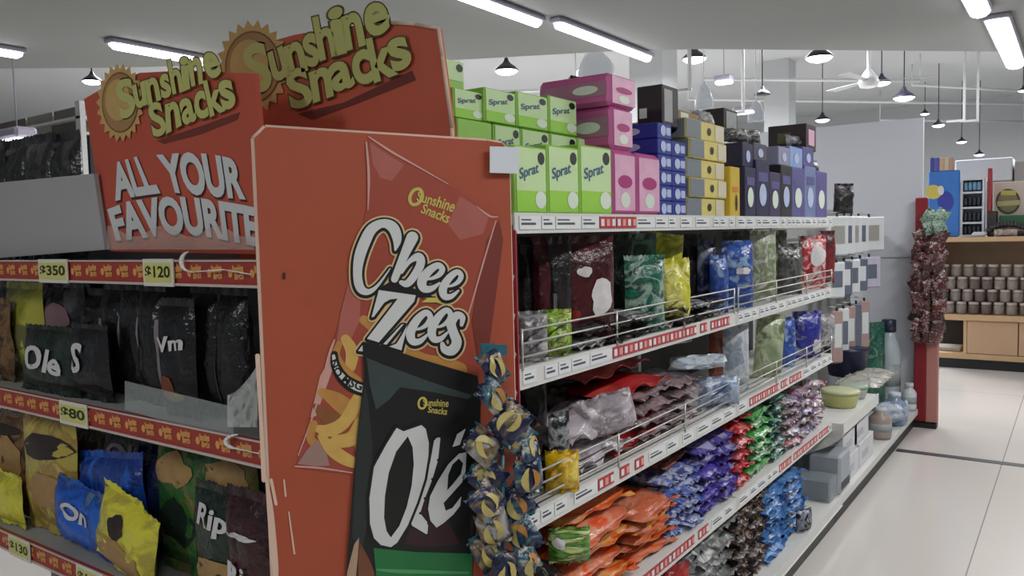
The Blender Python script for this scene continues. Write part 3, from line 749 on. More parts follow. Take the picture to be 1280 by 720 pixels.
# --- bags on the left unit
F_black = film('wrap_black', [(16, 16, 18), (22, 22, 24)], 6)
F_sealb = mat('seal_black', (30, 30, 32), .35)
F_yel = film('wrap_yellow_snack', [(172, 158, 72), (150, 118, 58), (186, 172, 84)], 10)
F_yel2 = film('wrap_yellow_bright', [(206, 204, 60), (170, 160, 60)], 9)
F_brn = film('wrap_brown_snack', [(88, 62, 40), (124, 92, 54), (52, 40, 30)], 14)
F_grn = film('wrap_green_snack', [(38, 84, 36), (46, 96, 42), (120, 104, 58)], 6)
F_blue = film('wrap_blue_snack', [(24, 66, 150), (20, 50, 122), (40, 96, 190)], 7)
F_mar = film('wrap_maroon', [(54, 18, 24), (36, 12, 18)], 7)
F_dgrn = film('wrap_dark_green', [(18, 34, 26), (28, 46, 34), (12, 18, 16)], 8)
F_dkmix = film('wrap_dark_mix', [(20, 20, 24), (34, 32, 38), (90, 88, 92)], 10)
L_white = mat('bag_print_white', (196, 196, 198), .5); L_purp = mat('bag_print_grey', (120, 116, 122), .5)
L_chip = mat('bag_print_chips', (156, 124, 76), .5, var=.3, scale=40); L_dark = mat('bag_print_dark', (40, 28, 24), .5); L_redp = mat('bag_print_red', (150, 40, 36), .5)
# dark bags behind the grey board, on the top shelf
for i, (a, b, t) in enumerate(((-22, 14, 176), (12, 42, 172), (38, 74, 166), (70, 108, 163))):
    left_bag('crisp_bag', 'dark crisp bag standing behind the blank grey board, %s from the left edge' % ORD[i], 'snack bag', a, b, t, 300, 1.24+.02*(i % 2), film('wrap_charcoal', [(44, 44, 46), (30, 30, 32), (70, 70, 72)], 8), z0=LZ[0]+.001, d=.06,
             lab=[('printed_label', .2, .60, .8, .66, L_white)])
# row between the two upper rails (stand on LZ[1])
z = LZ[1]+.001
left_bag('crisp_bag', 'dull brown bag at the far left edge under the top red rail', 'snack bag', -30, 20, 372, 500, 1.17, F_brn, z0=z)
left_bag('crisp_bag', 'yellow bag with a green print leaning at left under the first yellow tag', 'snack bag', 17, 62, 352, 510, 1.22, film('wrap_lime', [(168, 166, 62), (132, 136, 52)], 5), z0=z, lab=[('printed_label', .2, .3, .8, .6, mat('print_olive', (96, 96, 52), .5))])
left_bag('crisp_bag', 'black bag with white script lying tilted at left above the middle rail', 'snack bag', 30, 98, 408, 512, 1.135, F_dgrn, z0=z, txt=('Ole', .15, .85, .35, .75, L_white, -.1), tilt=-.1)
left_bag('crisp_bag', 'dark bag with pinkish print behind the tilted black bag', 'snack bag', 60, 112, 350, 500, 1.26, F_dkmix, z0=z, lab=[('printed_label', .2, .5, .8, .8, mat('print_mauve', (128, 100, 104), .5))])
left_bag('crisp_bag', 'black bag with a white round scribble, right of the tilted black bag', 'snack bag', 96, 142, 405, 518, 1.15, F_black, z0=z, txt=('S', .2, .5, .35, .8, L_white, 0))
for i, (a, b, t, y) in enumerate(((112, 146, 360, 1.27), (136, 170, 352, 1.24), (160, 194, 352, 1.22), (184, 216, 352, 1.20))):
    left_bag('crisp_bag', 'plain black crisp bag with a silver seam, %s in the dark row' % ORD[i], 'snack bag', a, b, t, 515, y, F_black, F_sealb, z0=z, d=.07,
             lab=[('silver_seam', .86, .12, .96, .75, L_purp)])
left_bag('crisp_bag', 'black bag with white lettering and a red and yellow patch in the dark row', 'snack bag', 208, 250, 372, 525, 1.15, F_black, F_sealb, z0=z, txt=('Vm', .12, .88, .55, .7, L_white, .05),
         lab=[('printed_patch', .1, .10, .55, .34, mat('print_rust', (116, 62, 36), .5)), ('yellow_patch', .15, .08, .7, .18, mat('print_gold', (140, 118, 44), .5))])
for i, (a, b, t, y) in enumerate(((246, 282, 352, 1.20), (280, 318, 352, 1.18))):
    left_bag('crisp_bag', ['black crisp bag just right of the bag with white lettering', 'black crisp bag closest to the orange panel in the dark row'][i], 'snack bag', a, b, t, 535, y, F_black, F_sealb, z0=z, d=.07, lab=[('silver_seam', .05, .1, .17, .6, L_purp)])
for i, (a, b) in enumerate(((-20, 26), (18, 60), (52, 92), (86, 122))):
    left_bag('crisp_bag', 'black crisp bag in the back row under the top red rail, %s from left' % ORD[i], 'snack bag', a, b, 350, 500, 1.345, F_black, z0=z, d=.06)
# clear strip + crumpled film on the middle rail
vs = []; n = 22
for j in range(6):
    for i in range(n+1):
        px = 156+(292-156)*i/n; py = (476+ (px-156)*.24)+(36+(px-156)*.05)*j/5
        vs.append(ony(px, py, 1.088+.006*noise.noise(Vector((i*.5, j, 9)))))
tag(MB().add(vs, [(j*(n+1)+i, j*(n+1)+i+1, (j+1)*(n+1)+i+1, (j+1)*(n+1)+i) for j in range(5) for i in range(n)], clear('strip_clear', .42, (176, 186, 186)), True).build('clear_strip', None, vs[0]),
    'clear plastic strip standing along the middle red rail', 'plastic strip')
vs = []; n = 12
for j in range(11):
    for i in range(n+1):
        px = 284+(322-284)*i/n; top = 494-38*(i/n)**1.6; py = top+(534-top)*j/10
        vs.append(ony(px, py, 1.078+.016*noise.noise(Vector((i*.5, j*.6, 2)))))
tag(MB().add(vs, [(j*(n+1)+i, j*(n+1)+i+1, (j+1)*(n+1)+i+1, (j+1)*(n+1)+i) for j in range(10) for i in range(n)], clear('bag_clear', .6, (196, 202, 200)), True).build('plastic_bag', None, ony(303, 534, 1.078)),
    'crumpled clear plastic bag beside the orange panel above the middle rail', 'plastic bag')
# row between the two lower rails (stand on LZ[2])
z = LZ[2]+.001
lab_y = [('printed_label', .12, .62, .88, .86, L_dark), ('printed_chips', .15, .18, .85, .5, L_chip)]
left_bag('crisp_bag', 'brown and yellow snack bag at the left edge under the middle rail', 'snack bag', -6, 42, 512, 640, 1.2, F_brn, z0=z, lab=[('printed_chips', .1, .3, .9, .8, L_chip), ('printed_label', .15, .82, .85, .92, L_dark)])
left_bag('crisp_bag', 'yellow snack bag with dark print standing below the middle yellow tag', 'snack bag', 38, 98, 512, 650, 1.17, F_yel, z0=z, lab=lab_y)
left_bag('crisp_bag', 'yellow bag slumped at the left edge above the bottom rail', 'snack bag', -22, 30, 588, 668, 1.13, F_yel2, z0=z, d=.05)
left_bag('crisp_bag', 'brownish snack bag right of the standing yellow bag', 'snack bag', 94, 142, 530, 650, 1.26, film('wrap_dim_brown', [(70, 60, 46), (98, 84, 60), (44, 36, 30)], 9), z0=z, lab=[('printed_label', .15, .78, .85, .9, mat('print_dim_red', (84, 38, 34), .5))])
left_bag('crisp_bag', 'dark bag with grey script behind the blue bags', 'snack bag', 138, 200, 530, 655, 1.26, film('wrap_dim_grey', [(50, 48, 48), (74, 70, 66)], 8), z0=z, txt=('Ole', .2, .9, .72, .9, L_purp, 0))
left_bag('crisp_bag', 'large blue crisp bag leaning back behind the yellow bag', 'snack bag', 112, 192, 566, 690, 1.2, F_blue, z0=z, d=.09, roll=-.12, lab=[('printed_label', .25, .35, .6, .5, L_white)])
left_bag('crisp_bag', 'blue crisp bag lying in front at left with a white print', 'snack bag', 72, 140, 606, 672, 1.15, film('wrap_blue_bright', [(30, 92, 190), (22, 66, 150), (96, 120, 140)], 9), z0=z, d=.08, roll=.15, txt=('On', .3, .7, .5, .8, L_white, 0))
left_bag('crisp_bag', 'dark blue bag in the shade right of the yellow bag', 'snack bag', 180, 222, 560, 706, 1.24, film('wrap_navy', [(14, 26, 62), (10, 18, 44)], 7), z0=z, d=.08)
left_bag('crisp_bag', 'bright yellow bag with brown pictures in front of the blue bags', 'snack bag', 122, 190, 616, 716, 1.125, F_yel2, z0=z, d=.08, roll=.28, lab=[('brown_picture', .3, .52, .6, .8, L_dark), ('printed_chips', .1, .1, .9, .45, L_chip)])
left_bag('crisp_bag', 'green bag with tan chip picture under the middle rail, left of two', 'snack bag', 206, 268, 545, 715, 1.22, F_grn, z0=z, d=.07, lab=[('printed_chips', .08, .68, .8, .93, L_chip), ('dark_label', .1, .2, .85, .55, mat('print_dark_green', (20, 36, 28), .5))])
left_bag('crisp_bag', 'green bag with tan chip picture under the middle rail, right of two', 'snack bag', 262, 326, 552, 725, 1.20, F_grn, z0=z, d=.07, lab=[('printed_chips', .05, .70, .95, .93, L_chip)])
left_bag('crisp_bag', 'dark bag with white lettering and a chip picture low beside the orange panel', 'snack bag', 250, 312, 606, 735, 1.15, F_dgrn, z0=z, d=.07, txt=('Rip', .2, .85, .66, .9, L_white, -.02), lab=[('printed_chips', .15, .1, .9, .45, L_chip)])
left_bag('crisp_bag', 'maroon bag with white lettering in the lowest corner against the orange panel', 'snack bag', 290, 342, 612, 760, 1.115, F_mar, z0=z, d=.06, txt=('Rip', .15, .9, .25, .5, L_white, -.03), lab=[('printed_label', .15, .70, .9, .745, L_white)])

# ================================================================== RIGHT GONDOLA
XF = -.05; GY0, GY1 = 1.425, 4.175; YMID = 2.80
GZ = [1.545, 1.20, .868, .52, .14]
M_gm = mat('gondola_metal', (205, 206, 203), .45, var=.06, scale=10)
M_back = mat('gondola_back', (70, 68, 66), .8, var=.1)
M_tagw = mat('label_white', (216, 220, 222), .4, var=.06, scale=40)
M_tagr = mat('label_red', (168, 40, 52), .45, var=.2, scale=60)
M_tagg = mat('label_green', (168, 190, 120), .45)
M_line = mat('label_line', (70, 72, 84), .6)
M_wire = mat('wire_chrome', (186, 186, 180), .35, metal=.6)
def rail_labels(sh, z, y0, y1, seed, redr):
    rnd = random.Random(seed); y = y0+.01
    while y < y1-.05:
        L_ = rnd.choice((.06, .09, .12)); L_ = min(L_, y1-.01-y)
        red = any(a <= y+L_/2 <= b for a, b in redr)
        mb = MB()
        mb.box(XF+.0015, XF+.0035, y, y+L_-.006, z-.034, z-.004, M_tagr if red else M_tagw)
        if red:
            for k in range(int(L_/.03)): mb.box(XF+.0035, XF+.0042, y+.006+k*.03, y+.022+k*.03, z-.028, z-.010, mat('label_pale_red', (214, 150, 140), .5) if k % 2 else M_tagw)
        else:
            mb.box(XF+.0035, XF+.0042, y+.006, y+L_*.5, z-.014, z-.011, M_line).box(XF+.0035, XF+.0042, y+.006, y+L_*.7, z-.024, z-.019, M_line)
        mb.build('price_label', sh); y += L_+rnd.choice((0, 0, .03))
REDS = {0: [(1.80, 1.96)], 1: [(1.85, 2.4), (2.45, 2.75)], 2: [(1.75, 2.05), (2.95, 3.6)], 3: [(1.4, 2.6), (3.3, 4.1)], 4: []}
for bi, (ya, yb) in enumerate(((GY0, YMID), (YMID, GY1))):
    g = thing('aisle_shelving', ['white aisle shelving bay beside the orange panel', 'second white aisle shelving bay, farther from the orange panel'][bi], 'shelving', (-.25, (ya+yb)/2, 0))
    MB().box(-.49, -.475, ya+.002, yb-.002, 0, 1.62 if bi else 1.56, M_back).build('back_panel', g)
    up = MB()
    for y in ((ya+.001, yb-.026) if bi else (ya+.001,)): MB().box(-.474, -.44, y, y+.025, 0, 1.53, M_gm).build('upright', g)
    if bi == 0:
        ep = MB().box(-.438, XF-.004, ya+.002, ya+.010, 0, 1.52, mat('end_sheet_dark', (44, 38, 38), .7)); ep.build('end_sheet', g)
    MB().box(-.47, -.03, ya+.012, yb-.002, 0, .098, M_dark).build('plinth', g)
    for k, z in enumerate(GZ):
        xf = XF if k < 4 else 0.0
        sh = MB().box(-.438, xf-.004, ya+.012, yb-.004, z-.022, z, M_gm).build('shelf' if k < 4 else 'base_deck', g)
        MB().box(xf-.004, xf+.001, ya+.004, yb-.002, z-.040, z+.003, M_gm).box(xf-.004, xf+.006, ya+.004, yb-.002, z-.043, z-.039, M_gm).build('price_rail', sh)
        if k < 4: rail_labels(sh, z, ya+.01, yb-.01, bi*7+k, REDS[k])
        if k in (1, 2):
            fw = MB()
            for h in (.028, .058, .088): fw.tube((XF+.002, ya+.02, z+h), (XF+.002, yb-.02, z+h), .0026, M_wire, 6)
            n = 3
            for i in range(n+1):
                y = ya+.02+(yb-ya-.04)*i/n; fw.tube((XF+.002, y, z-.002), (XF+.002, y, z+.092), .0032, M_wire, 6)
            fw.build('wire_fence', g)
# red and white side strip on the near edge
sp = MB(); ys = GY0-.004
sp.box(XF-.016, XF+.012, ys-.006, ys-.002, .9, 1.51, mat('strip_red', (160, 44, 56), .5, var=.2, scale=30))
for k in range(7):
    zz = 1.46-k*.085; sp.slab([(XF-.016, ys-.007, zz), (XF-.004, ys-.007, zz+.01), (XF+.0, ys-.007, zz-.04), (XF+.008, ys-.007, zz-.05), (XF+.0, ys-.007, zz-.07), (XF-.016, ys-.007, zz-.05)], (0, -.0015, 0), M_tagw)
tag(sp.build('price_strip', None, (XF, ys, .9)), 'red and white vertical strip between the orange panel and aisle shelves', 'price strip')

# ---------------- top shelf goods
Z0 = GZ[0]+.002
C_gr = mat('carton_lime', (138, 190, 78), .5, var=.12, scale=16); C_grl = mat('carton_mint', (186, 214, 160), .5, var=.08, scale=12)
K_blue = mat('logo_blue', (52, 84, 118), .5); K_blk = mat('logo_black', (16, 30, 24), .5); K_wt = mat('logo_pale', (208, 220, 206), .5)
K_lime = mat('carton_lime_bright', (142, 200, 60), .5)
def gyx(px, py, X): return onx(px, py, X).y
prn = lambda: [('pale_front', 'x', .04, .34, .96, .97, C_grl), ('lime_swoosh', 'x', .04, .03, .96, .34, K_lime), ('logo_lettering', 'x', .12, .45, .72, .66, K_blue, 'Sprat'), ('round_seal', 'x', .70, .74, .92, .93, K_blk, 'o'), ('fruit_picture', 'x', .6, .08, .95, .34, K_wt, 'o')]
def rowcart(pxs, ptop, X, zb, dep, labs, m_, prints, group, gap=.004, pyref=200):
    for i, (a, b) in enumerate(zip(pxs, pxs[1:])):
        ya = gyx(a, pyref, X); yb = gyx(b, pyref, X)-gap; zt = onx((a+b)/2, ptop, X).z
        carton('carton', labs(i), 'carton', X-dep, X, ya, yb, zb, zt, m_, prints(), group)
rowcart([643, 684, 724, 765], 183, -.07, Z0, .08, lambda i: 'lime green carton in the front row on the top shelf, %s from the orange panel' % ORD[i], C_gr, prn, 'lime green cartons')
Xb = -.21
h1 = (onx(680, 164, Xb).z-Z0)/2
rowcart([655, 690, 722, 752], 183+0, Xb, Z0, .09, lambda i: 'lime green carton in the lower rear layer, %s from the orange panel' % ORD[i], C_gr, prn, 'lime green cartons') if 0 else None
for lay in (0, 1):
    pxs = [618, 652, 688, 722, 752]
    for i, (a, b) in enumerate(zip(pxs, pxs[1:])):
        ya = gyx(a, 200, Xb); yb = gyx(b, 200, Xb)-.004
        carton('carton', 'lime green carton in the rear rows, %s layer, %s from the orange panel' % (('bottom', 'middle')[lay], ORD[i]), 'carton', Xb-.1, Xb, ya, yb, Z0+lay*h1, Z0+lay*h1+h1-.002, C_gr, prn() if lay else (), 'lime green cartons')
Zt = Z0+2*h1
pxs = [566, 606, 646, 686, 722]
ptops = [113, 113, 118, 123]
for i, (a, b) in enumerate(zip(pxs, pxs[1:])):
    X = -.21 if i else -.22
    ya = gyx(a, 150, X); yb = gyx(b, 150, X)-.004; zt = onx((a+b)/2, ptops[i], X).z
    if i == 0: ya = 1.44
    carton('carton', 'lime green carton in the uppermost row, %s from the orange header' % ORD[i], 'carton', X-.1, X, ya, yb, Zt, zt, C_gr, prn(), 'lime green cartons')
zt1 = onx(585, 113, -.22).z+.002
carton('carton', 'single lime green carton topmost of the pile beside the orange header', 'carton', -.32, -.24, gyx(552, 90, -.24), gyx(580, 90, -.24), zt1, onx(570, 76, -.24).z, C_gr, [('pale_front', 'x', .04, .3, .96, .97, C_grl), ('round_seal', 'x', .62, .62, .92, .9, K_blk, 'o')])
# supports under that pile start hidden: a filler carton stack by the header
for lay in (0, 1):
    carton('carton', 'lime green carton at the near end of the rear rows, %s layer' % ('bottom', 'middle')[lay], 'carton', Xb-.1, Xb, 1.44, gyx(616, 200, Xb), Z0+lay*h1, Z0+lay*h1+h1-.002, C_gr, (), 'lime green cartons')
# pink packs
C_pk = mat('carton_pink', (178, 84, 140), .45, var=.25, scale=14); C_pkl = mat('carton_pale_pink', (214, 164, 192), .45, var=.25, scale=18); K_mag = mat('logo_magenta', (160, 30, 110), .5)
C_pkd = mat('carton_dull_pink', (156, 112, 138), .5, var=.25, scale=18)
pkp = lambda: [('pale_front', 'x', .08, .08, .92, .92, C_pkl), ('oval_logo', 'x', .2, .42, .8, .62, K_mag, 'o'), ('dull_side', 'y', .04, .3, .96, .75, C_pkd), ('emblem', 'y', .5, .38, .85, .66, K_wt, 'o'), ('flower_picture', 'x', .3, .12, .7, .36, K_wt, 'o')]
XP = -.12
ya = gyx(768, 120, XP); yb = gyx(797, 120, XP)
def pinkbox(lab, x0, y0, y1, z0, z1): carton('pink_pack', lab, 'detergent pack', x0, XP, y0, y1, z0, z1, C_pk, pkp(), 'pink packs', .012)
zA = Z0; y1a = gyx(765, 220, XP)+.004
zB = onx(795, 190, XP).z; zC = onx(795, 139, XP).z; zD = onx(795, 100, XP).z
y2 = gyx(796, 220, XP); y3 = gyx(826, 220, XP)
pinkbox('pink detergent pack standing on the top shelf right of the lime cartons', -.30, y1a, y2-.003, zA, zB)
pinkbox('pink detergent pack standing on the top shelf, second right of the lime cartons', -.30, y2, y3, zA, zB)
pinkbox('pink detergent pack stacked in the middle above the two standing pink packs', -.36, y1a, gyx(792, 160, XP), zB+.001, zC)
pinkbox('topmost pink detergent pack beside the pendant lamps', -.36, y1a-.01, gyx(796, 120, XP), zC+.001, zD)
# clear bag with black frame behind the pink packs
q = onx(712, 92, -.40)
gya, gyb = onx(712, 92, -.43).y, onx(748, 92, -.43).y
gl = MB().box(-.437, -.425, gya, gyb, Z0, q.z, clear('case_clear', .3), 0); 
for (a, b) in (((-.424, gya, Z0), (-.424, gya, q.z)), ((-.424, gya, q.z), (-.424, gyb, q.z))): gl.tube(a, b, .006, M_dark, 6)
tag(gl.build('framed_sheet', None, (-.43, 2.1, Z0)), 'clear sheet with a black frame behind the topmost pink pack', 'sheet')
# hanging clear bags
def hang_bag(px0, px1, y0, y1, dep, label):
    c = ond((px0+px1)/2, y1, dep); w2 = (px1-px0)/2*dep/FPX; h = (y1-y0)*dep/FPX
    mb = MB(); vs = []; n = 20
    for j in range(9):
        t = j/8; rr = w2*(.12+.88*min(1, (1-t)*1.5)**.6)
        for i in range(n):
            a = 2*math.pi*i/n; k = 1+.18*noise.noise(Vector((math.cos(a)*2, math.sin(a)*2, t*3+px0)))
            vs.append((c.x+rr*k*math.cos(a), c.y+rr*.5*k*math.sin(a), c.z+h*t))
    mb.add(vs, [(j*n+i, j*n+(i+1) % n, (j+1)*n+(i+1) % n, (j+1)*n+i) for j in range(8) for i in range(n)]+[tuple(range(n))], clear('poly_bag', .45, (205, 212, 218)), True)
    mb.tube((c.x, c.y, c.z+h), (c.x, c.y, 4.7), .006, M_pipe, 6)
    tag(mb.build('hanging_bag', None, c), label, 'plastic bag')
hang_bag(717, 770, 62, 104, 8, 'clear plastic bag hanging above the topmost pink pack')
hang_bag(868, 892, 103, 137, 8.5, 'clear plastic bag hanging behind the first black carton')
hang_bag(934, 956, 126, 152, 8.5, 'clear plastic bag hanging behind the far black carton')
# blue small packs
C_bl = mat('carton_blue', (34, 52, 140), .45, var=.2, scale=18); C_blw = mat('carton_blue_white', (176, 190, 222), .45, var=.2, scale=30)
blp = lambda: [('white_logo', 'x', .15, .15, .55, .85, C_blw, 'o'), ('white_bar', 'x', .6, .25, .9, .75, C_blw), ('side_emblem', 'y', .4, .2, .8, .8, C_blw, 'o')]
ya, ym, yb = gyx(823, 200, -.12), gyx(840, 200, -.12), gyx(858, 200, -.12)
zt = onx(840, 156, -.12).z; n = 6; hh = (zt-Z0)/n
for i in range(n):
    for j, (a, b) in enumerate(((ya, ym-.002), (ym, yb-.004))):
        if i == n-1 and j == 1: continue
        carton('blue_pack', 'blue and white pack on the top shelf, %s layer from the shelf, %s column' % (ORD[i], ('nearer', 'farther')[j]), 'soap pack', -.42 if i > 2 else -.3, -.12, a, b, Z0+i*hh, Z0+(i+1)*hh-.001, C_bl, blp(), 'blue and white packs')
# grey-sided yellow packs
C_yw = mat('carton_pale_yellow', (206, 192, 112), .45, var=.15, scale=20); C_gs = mat('carton_grey_side', (112, 122, 128), .5, var=.15, scale=14)
ywp = lambda: [('grey_side', 'y', .02, .05, .98, .95, C_gs), ('grey_front', 'x', .0, .04, .36, .96, C_gs), ('black_figure', 'x', .52, .3, .62, .72, K_blk, 'o'), ('pale_end', 'x', .74, .08, .98, .92, mat('carton_cream', (204, 198, 176), .5)), ('side_mark', 'y', .7, .2, .9, .8, K_blk, 'o')]
ya = yb; yb2 = gyx(906, 200, -.12); zt = onx(885, 153, -.12).z; n = 5; hh = (zt-Z0)/n
for i in range(n):
    carton('yellow_pack', 'pale yellow pack with grey side, %s from the bottom of its stack' % ORD[i], 'soap pack', -.42, -.12+.008*(i % 2), ya+.012*(i % 2), yb2-.004, Z0+i*hh, Z0+(i+1)*hh-.001, C_yw, ywp(), 'yellow and grey packs')
# yellow upright pack
ya = yb2; yc = gyx(925, 200, -.10)
carton('yellow_carton', 'upright golden yellow carton right of the pale yellow stack', 'carton', -.25, -.10, ya, yc-.003, Z0, onx(915, 208, -.10).z, mat('carton_gold', (198, 170, 50), .45, var=.15, scale=20), [('black_figure', 'x', .5, .12, .7, .45, K_blk, 'o'), ('orange_bar', 'x', .2, .5, .8, .6, mat('carton_orange', (200, 120, 40), .5))])
z1 = onx(915, 208, -.10).z
for i in range(2):
    hh = (onx(915, 172, -.12).z-z1)/2
    p = pouch('yellow_sachet', ['green and yellow sachet lying on the golden carton, lower of two', 'green and yellow sachet lying on the golden carton, upper of two'][i], 'sachet', (-.17, (ya+yc)/2, z1+i*hh+.004), math.pi/2, yc-ya, .05, .05, film('wrap_yg', [(206, 200, 60), (150, 180, 60), (60, 70, 40)], 26), seed=i, tilt=-.2)
# black cartons on top
C_bk = mat('carton_black', (34, 30, 32), .5, var=.15); C_kd = mat('carton_dark_brown', (48, 40, 36), .5, var=.15)
C_slv = mat('carton_silver', (150, 152, 154), .45, var=.2, scale=20)
def topcart(nm, lab, px0, px1, pxm, ptop, pbot, X, m_, prints=(), zsup=None, dep=.28):
    y0 = gyx(pxm, (ptop+pbot)/2, X); y1 = gyx(px1, (ptop+pbot)/2, X)
    z1_ = onx((pxm+px1)/2, ptop, X).z; z0_ = zsup if zsup else onx((pxm+px1)/2, pbot, X).z
    # depth from the near-side face reaching px0
    xx = X
    while proj(Vector((xx, y0, z1_)))[0] > px0 and xx > X-dep: xx -= .005
    carton(nm, lab, 'carton', xx, X, y0, y1, z0_, z1_, m_, prints)
    return z0_, z1_
zt_blue = onx(840, 156, -.12).z
topcart('dark_carton', 'black carton lying on top of the blue packs', 796, 848, 828, 108, 152, -.14, C_bk, [('silver_front', 'x', .1, .1, .6, .9, C_slv), ('white_mark', 'y', .1, .2, .4, .45, K_wt)], zsup=zt_blue)
carton('tan_carton', 'small tan carton on the pale yellow stack beside the black carton', 'carton', -.28, -.16, gyx(848, 150, -.16), gyx(872, 150, -.16), onx(885, 153, -.12).z+.001, onx(860, 140, -.16).z, mat('carton_tan', (150, 112, 70), .5, var=.2, scale=25), [('pale_front', 'x', .1, .2, .5, .8, K_wt)])
c = onx(872, 152, -.18); pouch('sachet', 'small silver sachet beside the tan carton on the pale yellow stack', 'sachet', (-.2, c.y+.12, onx(885, 153, -.12).z+.004), 1.3, .12, .07, .05, film('wrap_silver', [(170, 170, 172), (120, 120, 124), (200, 200, 200)], 20), seed=5, tilt=-.3)
zy = onx(885, 153, -.12).z
topcart('dark_carton', 'second black carton above the golden yellow packs', 878, 922, 905, 137, 180, -.20, C_bk, [('silver_front', 'x', .15, .1, .9, .9, C_slv)], zsup=zy+.002)
# dark blue section
C_nv = mat('carton_navy', (34, 34, 70), .45, var=.25, scale=16); C_pp = mat('carton_violet', (88, 84, 140), .45, var=.3, scale=24)
ys = [gyx(p, 220, -.11) for p in (931, 945, 962, 976, 990, 1006, 1020, 1034)]
cols_ = [C_nv, C_nv, mat('carton_plum', (60, 48, 84), .45, var=.3, scale=20), C_bk, C_pp, mat('carton_steel', (110, 124, 164), .45, var=.3, scale=24), C_pp]
labs_ = ['navy carton', 'navy carton with white bottle picture', 'plum carton with pale picture', 'black carton with pale crest', 'violet carton with white print', 'steel blue carton with white swirl', 'violet grey carton']
tops_ = [208, 200, 214, 205, 208, 206, 212]
for i in range(7):
    zt = onx((931+i*14), tops_[i], -.11).z
    carton('carton', labs_[i]+' standing in the lower row at the far top shelf', 'carton', -.24, -.11, ys[i]+.002, ys[i+1]-.003, Z0, zt, cols_[i],
           [('white_print', 'x', .2, .2, .75, .6, C_blw if i % 2 else K_wt, 'o'), ('lower_print', 'x', .15, .64, .85, .8, C_pp)])
    if i in (0, 1, 3, 4, 5):
        carton('carton', 'upper row %s at the far top shelf, %s from the yellow goods' % (['navy carton', 'slate carton', 0, 'grey lavender carton', 'pale blue carton', 'violet sachet box'][i], ORD[i]), 'carton', -.24, -.12, ys[i]+.004, ys[i+1]-.005, zt+.001, onx(931+i*14, 178 if i < 2 else 182, -.12).z,
               [C_nv, mat('carton_slate', (70, 70, 84), .5, var=.2), 0, mat('carton_lavender', (140, 140, 166), .5, var=.2), mat('carton_pale_blue', (134, 160, 206), .5, var=.3, scale=30), C_pp][i], [('white_print', 'x', .3, .2, .7, .7, C_blw, 'o')])
zt = onx(931+3*14, 178, -.12).z
topcart('dark_carton', 'long dark brown carton lying on top of the far navy goods', 960, 1020, 1008, 156, 176, -.13, C_kd, [('pale_front', 'x', .2, .2, .8, .8, C_pkl), ('green_label', 'y', .25, .3, .6, .7, mat('label_moss', (90, 92, 60), .5))], zsup=zt+.004)
for i, (px, c3) in enumerate(((937, (60, 60, 50)), (950, (150, 148, 150)), (1012, (150, 152, 160)), (1028, (90, 88, 100)))):
    c = onx(px, 170, -.2)
    ci = (0, 1, 5, 6)[i]; zb = [onx(931, 178, -.12).z, onx(945, 178, -.12).z, onx(1001, 182, -.12).z, onx(1015, 212, -.11).z][i]
    c.y = (ys[ci]+ys[ci+1])/2
    pouch('sachet', ['dark green sachet above the navy cartons', 'silver striped sachet left of the brown carton', 'pale sachet right end under the brown carton', 'dark striped sachet at the far end of the top shelf'][i], 'sachet', (-.17, c.y, zb+.006), 1.2, .16, .06, .05, film('wrap_s%d' % i, [c3, (110, 110, 112), (40, 40, 44)], 22), seed=i+60, tilt=-.25)
# ---------------- second shelf (under the cartons): standing bags
z = GZ[1]+.002
def fb(label, px0, px1, ptop, X, m_, phi=30, zz=None, **k):
    return face_bag('snack_pouch', label, 'snack bag', px0, px1, ptop, k.pop('pbot', 400), X, phi, m_, z0=zz if zz is not None else z, **k)
F_mrn = film('wrap_deep_maroon', [(74, 18, 26), (58, 14, 22)], 8)
F_teal = film('wrap_teal', [(24, 92, 78), (150, 176, 160), (22, 60, 56), (40, 130, 96)], 16)
F_lime = film('wrap_yellow_green', [(178, 180, 40), (120, 126, 36), (200, 196, 70)], 8)
F_bluw = film('wrap_blue_white', [(44, 84, 166), (36, 60, 130), (130, 160, 196)], 14)
F_olv = film('wrap_olive_silver', [(150, 156, 130), (96, 104, 70), (60, 62, 50)], 16)
F_redw = film('wrap_red_white', [(186, 52, 56), (206, 190, 192), (150, 30, 40)], 14)
F_gry = film('wrap_grey_clear', [(150, 150, 152), (96, 96, 100), (186, 186, 190)], 18)
F_drk = film('wrap_near_black', [(24, 22, 24), (44, 40, 42), (16, 14, 16)], 10)
wt = mat('bag_label_white', (206, 204, 206), .45, var=.2, scale=60)
fb('near black pouch on the second aisle shelf next to the orange panel', 650, 676, 292, -.20, F_drk, d=.04)
fb('dark maroon pouch second from the orange panel on the second aisle shelf', 668, 696, 288, -.16, F_mrn, d=.04)
fb('brown black pouch left of the maroon pouch with the white print', 686, 716, 290, -.13, F_drk, d=.04, lab=[('silver_seam', .1, .2, .2, .5, L_purp)])
fb('large maroon pouch with a white irregular print on the second aisle shelf', 702, 768, 292, -.10, F_mrn, d=.06, phi=35, lab=[('white_print', .45, .28, .95, .62, wt), ('white_mark', .2, .66, .5, .76, wt), ('small_stamp', .08, .18, .25, .32, L_redp)])
fb('dark green pouch between the maroon pouch and the teal pouch', 758, 792, 284, -.20, F_dgrn, d=.05)
fb('green and teal pouch with silver patches left of the yellow pouch', 782, 832, 318, -.09, F_teal, d=.06, phi=35)
fb('dark green glossy pouch standing behind the teal pouch', 776, 822, 278, -.24, film('wrap_bottle_green', [(34, 84, 60), (20, 44, 36), (90, 130, 106)], 10), d=.04)
fb('tall yellow pouch standing behind the crumpled yellow pouch', 806, 846, 276, -.20, F_lime, d=.05, roll=.12)
fb('crumpled yellow pouch with light patches in front on the second aisle shelf', 822, 862, 322, -.085, film('wrap_yellow_crumple', [(190, 188, 40), (214, 212, 120), (150, 146, 40)], 14), d=.08, wr=2)
